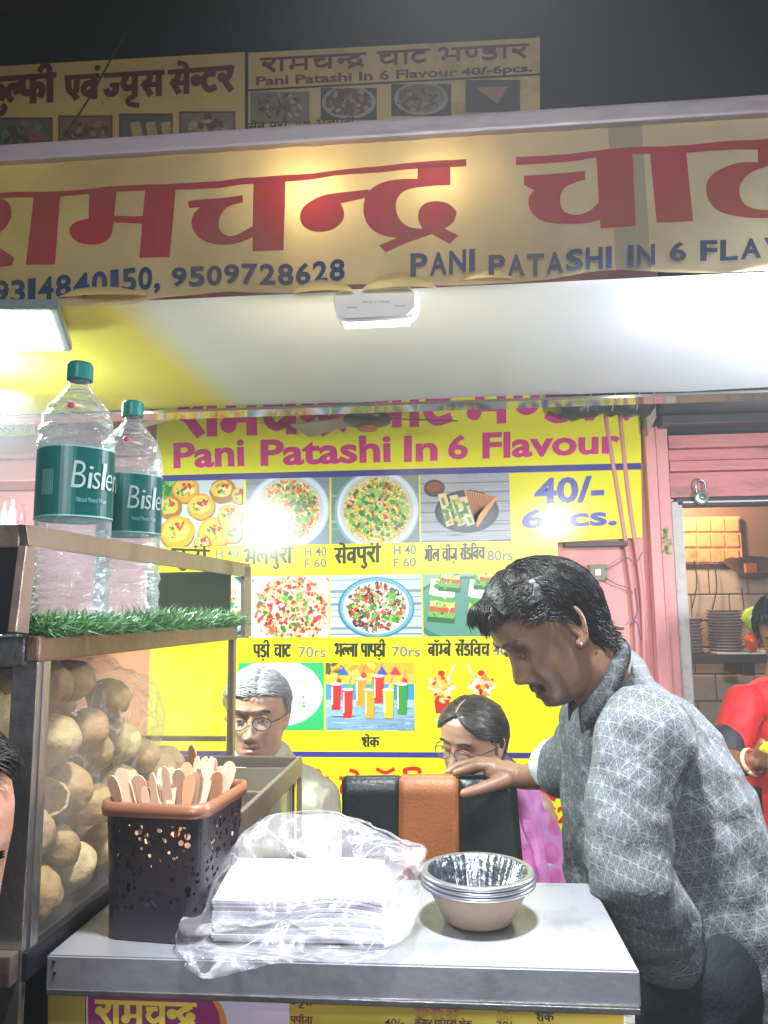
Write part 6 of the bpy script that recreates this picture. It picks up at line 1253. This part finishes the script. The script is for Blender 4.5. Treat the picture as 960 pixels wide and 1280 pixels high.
pattern(so.data, [[(A(768, 868, 1.30), .070), (A(786, 922, 1.30), .104), (A(830, 1040, 1.33), .142), (A(864, 1140, 1.33), .150), (A(884, 1178, 1.33), .142)],
    [(A(800, 925, 1.18), .076), (A(786, 1010, 1.13), .074), (A(793, 1090, 1.11), .070), (A(815, 1165, 1.13), .066)], [(A(758, 918, 1.40), .070), (A(728, 950, 1.46), .056), (A(706, 962, 1.50), .047)]])
# hem, collar, cuff
bm = bmesh.new(); hp = [A(804, 1212, 1.16), A(840, 1236, 1.17), A(885, 1238, 1.2), A(930, 1226, 1.22), A(975, 1208, 1.26)]
for i in range(3): pass
for i, (a, b2) in enumerate((((735, 872, 1.205), (705, 888, 1.24)), ((735, 872, 1.205), (762, 842, 1.25)))): pass
bm.free()
bm = bmesh.new(); colr = [HM @ Vector(v) for v in ((-.020, .045, -.132), (-.055, .02, -.118), (-.070, -.02, -.098), (-.058, -.065, -.078), (-.02, -.088, -.066), (.03, -.085, -.066), (.066, -.05, -.08), (.06, .0, -.108), (.03, .04, -.13))]
cc = smoothpts(colr, 5); cenC = sum(cc, Vector())/len(cc); upv = (HM.to_3x3() @ Vector((0, -.25, 1))).normalized(); rows = []
for p_ in cc:
    o_ = (p_-cenC).normalized(); rows.append([bm.verts.new(p_+upv*a+o_*b2) for a, b2 in ((-.024, -.003), (-.002, -.007), (.002, -.005), (-.002, .001), (-.012, .007), (-.026, .013))])
for a, b2 in zip(rows, rows[1:]):
    for k in range(5): bm.faces.new((a[k], a[k+1], b2[k+1], b2[k]))
bmesh.ops.solidify(bm, geom=bm.faces[:], thickness=.002); co_ = obj('collar', bm, SHIRT, man, True); pattern(co_.data, [[(tuple(cenC-upv*.05), .06), (tuple(cenC+upv*.05), .06)]])
def cuff(bm): chain(bm, [(A(712, 955, 1.49), .050), (A(697, 955, 1.515), .046), (A(690, 957, 1.525), .043)], 20)
skinned('rolled_cuff', cuff, .004, 2, mat('white cuff lining', '#c9d0d6', .7, 0, .05, 20), man, disp=folds(5, .006, 14))
DEN = mat('dark jeans', '#141a22', .8, 0, .25, 12, .2, 120)
def jeans(bm):
    for pa, pb in (((858, 1200, 1.27), (855, 1400, 1.27)), ((925, 1195, 1.40), (928, 1400, 1.42))): chain(bm, [(A(*pa), .115), (A(*pb), .085), (A(*pb)-Vector((0, 0, .40)), .062)], 22)
    chain(bm, [(A(868, 1190, 1.30), .125), (A(920, 1190, 1.38), .125)])
skinned('jeans', jeans, .008, 3, DEN, man, disp=folds(8, .008, 8))
# ---------- 2. seated man
m2 = thing('person', 'seated grey haired man in glasses and light beige jacket', 'person', (-.5, 2.15, 0)); T2 = frame_head(A(322, 893, 2.12), 92, 5, 0, 1.02)
def b2f(bm):
    head_mesh(bm, T2, {'fat': 1.12}); chain(bm, [(T2 @ Vector((0, -.02, -.05)), .060), (T2 @ Vector((0, -.03, -.15)), .064)])
    c = T2 @ Vector((0, -.04, -.2)); chain(bm, [(c, .09), (c-Vector((0, 0, .35)), .13), (c-Vector((0, 0, .5)), .14)], 24)
    for s in (1, -1): chain(bm, [(c+Vector((s*.12, 0, -.02)), .05), (c+Vector((s*.20, -.02, -.28)), .04), (c+Vector((s*.14, -.2, -.38)), .032), (c+Vector((s*.08, -.27, -.38)), .03)])
    for s in (1, -1): chain(bm, [(c+Vector((s*.09, -.05, -.52)), .08), (c+Vector((s*.10, -.42, -.52)), .06), (c+Vector((s*.10, -.44, -.92)), .045)])
skinned('body', b2f, .0035, 2, M['skin'], m2, paint=skin_paint(T2, '#b08a74', '#8a5548', '#7a5848', .2))
hair(T2, m2, M['grey_hair'], lambda c, s: (.064-.0*abs(c) if s > .35 else .064*max(0, (s+.3)/.65)-.01 if s > -.3 else -.05), lambda p_: Vector((.9*(1 if p_.x > -.02 else -1), -.2, .0)) if p_.z > .06 else Vector((0, -.6, -.7)), 2600, .035, .006, .002, cap=.007, seed=5)
eyes(T2, m2, .6, lid=mat('tan eyelid', '#a87458', .45)); brows(T2, m2, mat('grey brow', '#5a5250', .7), .002)
def glasses(T, par, m_, rim=.0009):
    for s in (1, -1):
        c = Vector((s*.031, .096, -.004)); P = [T @ (c+Vector((.024*math.cos(a), -.003*abs(math.cos(a)), .017*math.sin(a)))) for a in [2*math.pi*k/24 for k in range(25)]]
        gr_ = tubeo('glasses_rim', P, rim, m_, par, 6)
        bm = bmesh.new(); bm.faces.new([bm.verts.new(q) for q in P[:-1]]); obj('glasses_lens', bm, film('lens', (.95, .97, .97), .06, (.7, .7, .7), .02, 1.4), gr_)
        tubeo('glasses_arm', [T @ Vector((s*.055, .093, 0)), T @ Vector((s*.074, .06, .002)), T @ Vector((s*.079, -.01, .002))], .0013, m_, par, 6)
    tubeo('glasses_bridge', smoothpts([T @ Vector((-.008, .097, .0)), T @ Vector((0, .101, .003)), T @ Vector((.008, .097, .0))], 4), .001, m_, par, 6)
glasses(T2, m2, mat('dark metal frame', '#2a2424', .3, .5), .0012)
JK = mat('beige jacket', '#b0aa98', .75, 0, .1, 10, .2, 60)
def jk(bm):
    c = T2 @ Vector((0, -.04, -.20)); chain(bm, [(c+Vector((0, 0, .03)), .098), (c-Vector((0, 0, .12)), .155), (c-Vector((0, 0, .35)), .165), (c-Vector((0, 0, .48)), .165)], 26)
    for s in (1, -1): chain(bm, [(c+Vector((s*.03, 0, .02)), .078), (c+Vector((s*.145, -.01, -.05)), .078), (c+Vector((s*.195, -.03, -.28)), .068), (c+Vector((s*.14, -.19, -.38)), .055)])
skinned('jacket', jk, .008, 3, JK, m2, disp=folds(1, .014, 8, (1.3, 1.3, .5)))
bm = bmesh.new(); P = [T2 @ Vector(v) for v in ((-.045, .05, -.165), (-.075, .0, -.135), (-.06, -.06, -.11), (0, -.085, -.105), (.06, -.06, -.11), (.075, 0, -.135), (.045, .05, -.165))]; tube(bm, smoothpts(P, 5), .013, 10); obj('jacket_collar', bm, JK, m2, True)
# ---------- 3. seated woman
m3 = thing('person', 'seated woman in pink floral sari and glasses looking down', 'person', (.05, 2.1, 0)); T3 = frame_head(A(590, 929, 2.12), 54, 8, -6, .98)
def b3f(bm):
    head_mesh(bm, T3, {'fat': 1.05}); chain(bm, [(T3 @ Vector((0, -.02, -.05)), .052), (A(625, 985, 2.16), .055)])
    c = A(620, 1015, 2.18); chain(bm, [(c, .08), (c-Vector((0, 0, .2)), .12), (c-Vector((0, 0, .4)), .14)], 22)
    for s in (1, -1): chain(bm, [(c+Vector((s*.11, 0, .01)), .045), (c+Vector((s*.17, -.03, -.22)), .038), (c+Vector((s*.08, -.18, -.3)), .03)])
    for s in (1, -1): chain(bm, [(c+Vector((s*.09, -.05, -.48)), .08), (c+Vector((s*.10, -.40, -.50)), .06), (c+Vector((s*.10, -.42, -.90)), .045)])
skinned('body', b3f, .0035, 2, M['skin'], m3, paint=skin_paint(T3, '#a8806a', '#8a5048', '#6a4a3c'))
h3 = mat('dark greying hair', '#3a342e', .4, 0, .3, 60)
hair(T3, m3, h3, lambda c, s: (.088-.055*abs(c) if s > .2 else .02 if s > -.1 else -.03 if s > -.4 else -.07), lambda p_: Vector((1.0 if p_.x > 0 else -1.0, -.9, -.2)), 2600, .05, .003, .001, cap=.008, seed=9)
bm = bmesh.new()
for k in range(60):
    a = random.uniform(-.015, .015); tube(bm, smoothpts([T3 @ Vector((a, -.09, .0)), T3 @ Vector((a*1.5, -.125, -.035)), A(640+a*300, 962, 2.2)+Vector((a, 0, 0)), A(648+a*500, 985, 2.22)], 4), .004, 5)
obj('tied_hair', bm, h3, m3, True)
eyes(T3, m3, .85, lid=mat('rosy eyelid', '#9a6650', .45)); brows(T3, m3, h3, .0016); glasses(T3, m3, mat('brown frame', '#3a2824', .3, .3), .001)
tubeo('hair_parting', smoothpts([T3 @ Vector((.003, .068, .100)), T3 @ Vector((.003, .05, .116)), T3 @ Vector((.003, .02, .125))], 5), .0022, mat('parting skin', '#b88a70', .6), m3, 6)
SARI = bpy.data.materials.new('pink floral sari'); SARI.use_nodes = True; N_, L_ = nt(SARI); b = N_['Principled BSDF']; b.inputs['Roughness'].default_value = .6
tcx = N_.new('ShaderNodeTexCoord'); vo = N_.new('ShaderNodeTexVoronoi'); vo.inputs['Scale'].default_value = 17; L_.new(tcx.outputs['Object'], vo.inputs[0]); sx = N_.new('ShaderNodeSeparateColor'); L_.new(vo.outputs['Color'], sx.inputs[0]); rp_ = N_.new('ShaderNodeValToRGB'); rp_.color_ramp.interpolation = 'CONSTANT'
for pos, c in ((0, '#a8508c'), (.45, '#a04a98'), (.62, '#e8502e'), (.72, '#c9a83a'), (.8, '#e85a9a'), (.92, '#7ad0b0')):
    e = rp_.color_ramp.elements.new(pos) if pos else rp_.color_ramp.elements[0]; e.color = lin(c)
rp_.color_ramp.elements[-1].color = lin('#a85a9c'); L_.new(sx.outputs[0], rp_.inputs[0]); ms = N_.new('ShaderNodeMapRange'); ms.inputs[1].default_value = .42; ms.inputs[2].default_value = .5; L_.new(vo.outputs[0], ms.inputs[0]); mx = N_.new('ShaderNodeMix'); mx.data_type = 'RGBA'; L_.new(ms.outputs[0], mx.inputs[0]); L_.new(rp_.outputs[0], mx.inputs[6]); mx.inputs[7].default_value = lin('#b070a8'); L_.new(mx.outputs[2], b.inputs['Base Color'])
def sari(bm):
    c = A(618, 1015, 2.18); chain(bm, [(c+Vector((0, 0, .01)), .084), (c-Vector((0, 0, .15)), .135), (c-Vector((0, 0, .4)), .15)], 24)
    chain(bm, [(c+Vector((.09, 0, .0)), .062), (c+Vector((.125, -.01, -.12)), .062), (c+Vector((.135, -.03, -.26)), .06)], 20)
    chain(bm, [(c+Vector((-.10, 0, .0)), .06), (c+Vector((-.15, -.02, -.18)), .05)], 20)
skinned('sari', sari, .007, 2, SARI, m3, disp=folds(6, .010, 10, (1.6, 1, .3)))
def drape(bm): chain(bm, [(A(606, 964, 2.12), .026), (A(634, 974, 2.14), .032), (A(655, 1005, 2.14), .030), (A(668, 1060, 2.12), .026), (A(681, 1150, 2.1), .030)], 18)
skinned('sari_drape', drape, .005, 1, mat('plain pink sari border', '#b46aa4', .55, 0, .1, 14, .2, 60), m3, disp=folds(3, .008, 16, (1.5, 1.5, .15)))
# ---------- 4. boy in red at the right edge
m4 = thing('person', 'young man in red and black t-shirt at the right edge holding a yellow packet', 'person', (.95, 2.4, 0)); T4 = frame_head(A(985, 795, 2.42), 62, 20, 0, 1.0)
def arm4(bm, r=1): chain(bm, [(A(940, 888, 2.40), .036*r), (A(921, 925, 2.36), .034*r), (A(912, 950, 2.31), .032*r), (A(930, 956, 2.20), .030), (A(944, 951, 2.17), .024)], 18)
def b4f(bm):
    head_mesh(bm, T4, {}); chain(bm, [(T4 @ Vector((0, -.02, -.05)), .052), (A(978, 860, 2.46), .056)]); c = A(982, 895, 2.45); chain(bm, [(c, .065), (c-Vector((0, 0, .3)), .09), (c-Vector((0, 0, .5)), .10)], 22); arm4(bm)
    w_ = A(944, 951, 2.17); 
    for k in range(4): chain(bm, [(w_+Vector((.012, -.004, .004)), .02), (A(957, 948+k*4.5-6, 2.15), .0125), (A(966, 946+k*5-6, 2.13), .0105), (A(970, 950+k*4-6, 2.10), .0095), (A(963, 953+k*4-6, 2.09), .008)], 12)
    chain(bm, [(w_, .018), (A(949, 938, 2.15), .013), (A(953, 928, 2.14), .0105)], 12)
    w2 = A(990, 955, 2.2); chain(bm, [(A(1040, 880, 2.4), .045), (A(1055, 960, 2.35), .038), (A(1010, 962, 2.22), .028), (w2, .024)], 16)
    for k in range(4): chain(bm, [(w2, .018), (A(976, 947+k*5, 2.17), .0115), (A(968, 945+k*5, 2.14), .0095)], 12)
    for s in (-1, 1): chain(bm, [(c+Vector((s*.08, 0, -.55)), .09), (c+Vector((s*.09, 0, -.85)), .065), (c+Vector((s*.09, 0, -1.18)), .05), (c+Vector((s*.09, -.12, -1.22)), .04)], 18)
skinned('body', b4f, .0036, 2, M['skin'], m4, paint=skin_paint(T4, '#8f5f45', '#6a3a30', '#4a3024'))
hair(T4, m4, M['hair'], lambda c, s: (.07 if s > .4 else .03 if s > 0 else -.03 if s > -.4 else -.06), lambda p_: Vector((0, .6, -.3)), 1800, .03, .008, .003, cap=.012, seed=12)
eyes(T4, m4, .6, lid=lidm); brows(T4, m4, M['hair'])
RT = mat('red t-shirt', '#c01218', .7, 0, .08, 10, .1, 60)
def tee(bm):
    c = A(978, 885, 2.45); chain(bm, [(c+Vector((.01, 0, .01)), .085), (c-Vector((-.01, 0, .12)), .128), (c-Vector((-.01, 0, .40)), .135)], 26); chain(bm, [(A(965, 872, 2.44), .06), (A(930, 880, 2.39), .052), (A(920, 910, 2.365), .052), (A(914, 926, 2.36), .050)], 20); chain(bm, [(A(1000, 868, 2.46), .07), (A(1036, 880, 2.42), .06), (A(1046, 925, 2.4), .055)], 18)
skinned('red_shirt', tee, .006, 2, RT, m4, disp=folds(4, .010, 8, (1.2, 1.2, .5)))
def und(bm): chain(bm, [(A(908, 928, 2.35), .055), (A(907, 944, 2.33), .050)], 20)
skinned('undershirt_sleeve', und, .005, 1, mat('dark grey sleeve', '#26222a', .7), m4)
bm = bmesh.new(); quadbox(bm, [A(938, 985, 2.285), A(952, 985, 2.29), A(956, 1045, 2.29), A(940, 1045, 2.285)], (.0, .03, 0)); bmesh.ops.subdivide_edges(bm, edges=bm.edges[:], cuts=2, use_grid_fill=True); obj('black_side_panel', bm, mat('black shirt panel', '#141216', .7), m4, True)
def tr4(bm):
    c = A(978, 885, 2.45); chain(bm, [(c-Vector((0, 0, .44)), .148), (c-Vector((0, 0, .55)), .15)], 22)
    for s in (-1, 1): chain(bm, [(c+Vector((s*.08, 0, -.55)), .105), (c+Vector((s*.09, 0, -.85)), .08), (c+Vector((s*.09, 0, -1.16)), .062)], 18)
skinned('trousers', tr4, .009, 2, mat('navy trousers', '#16204a', .75, 0, .2), m4)
for px, c in ((944, '#e8d8b0'), (949, '#b0402a')):
    cc_ = A(px-4, 953, 2.18); ax = (A(944, 951, 2.17)-A(930, 956, 2.20)).normalized(); x_, y_ = frame(ax); tubeo('bracelet', [cc_+(x_*math.cos(a)+y_*math.sin(a))*.033 for a in [2*math.pi*k/20 for k in range(21)]], .0055 if px == 944 else .004, mat('thread bracelet', c, .6), m4, 8)
t = thing('snack_packet', 'small yellow packet held in the hands of the red shirted man', 'packet', A(958, 938, 2.1)); bm = bmesh.new(); P = [A(948, 937, 2.09), A(958, 927, 2.10), A(972, 930, 2.09), A(966, 945, 2.07)]; quadbox(bm, P, (0, .012, 0)); bmesh.ops.bevel(bm, geom=bm.edges[:], offset=.003, segments=2, affect='EDGES'); obj('packet_body', bm, mat('yellow foil packet', '#e0d820', .3, .2, .2, 30), t, True)
# ---------- 5. person at the left edge, close to the camera
m5 = thing('person', 'person with dark hair half cut off at the left edge beside the case', 'person', (-.5, .62, 0)); HC = A(-116, 1086, .62); T5 = frame_head(HC, 138, 6, 3, .98)
def b5f(bm):
    head_mesh(bm, T5, {'noear': 1}); chain(bm, [(T5 @ Vector((0, -.02, -.05)), .055), (T5 @ Vector((0, -.03, -.16)), .058)]); c = T5 @ Vector((0, -.05, -.24)); chain(bm, [(c, .09), (c-Vector((0, 0, .4)), .12), (c-Vector((0, 0, .75)), .09)], 20)
skinned('body', b5f, .003, 2, M['skin'], m5, paint=skin_paint(T5, '#c08c76', '#a05850', '#6a4838'))
hair(T5, m5, M['hair'], lambda c, s: (.088 if s > -.3 else .04 if s > -.5 else -.08), lambda p_: Vector((.8 if p_.x > 0 else -.8, -.9, -1)), 3000, .035, .006, .002, cap=.010, seed=21)
eyes(T5, m5, .3, lid=mat('pale eyelid', '#a87660', .45)); brows(T5, m5, M['hair'])
def top5(bm): c = T5 @ Vector((0, -.05, -.24)); chain(bm, [(c+Vector((0, 0, -.02)), .105), (c-Vector((0, 0, .2)), .14), (c-Vector((0, 0, .75)), .14)], 22)
skinned('dark_top', top5, .009, 2, mat('dark cloth top', '#1c1a22', .8), m5)
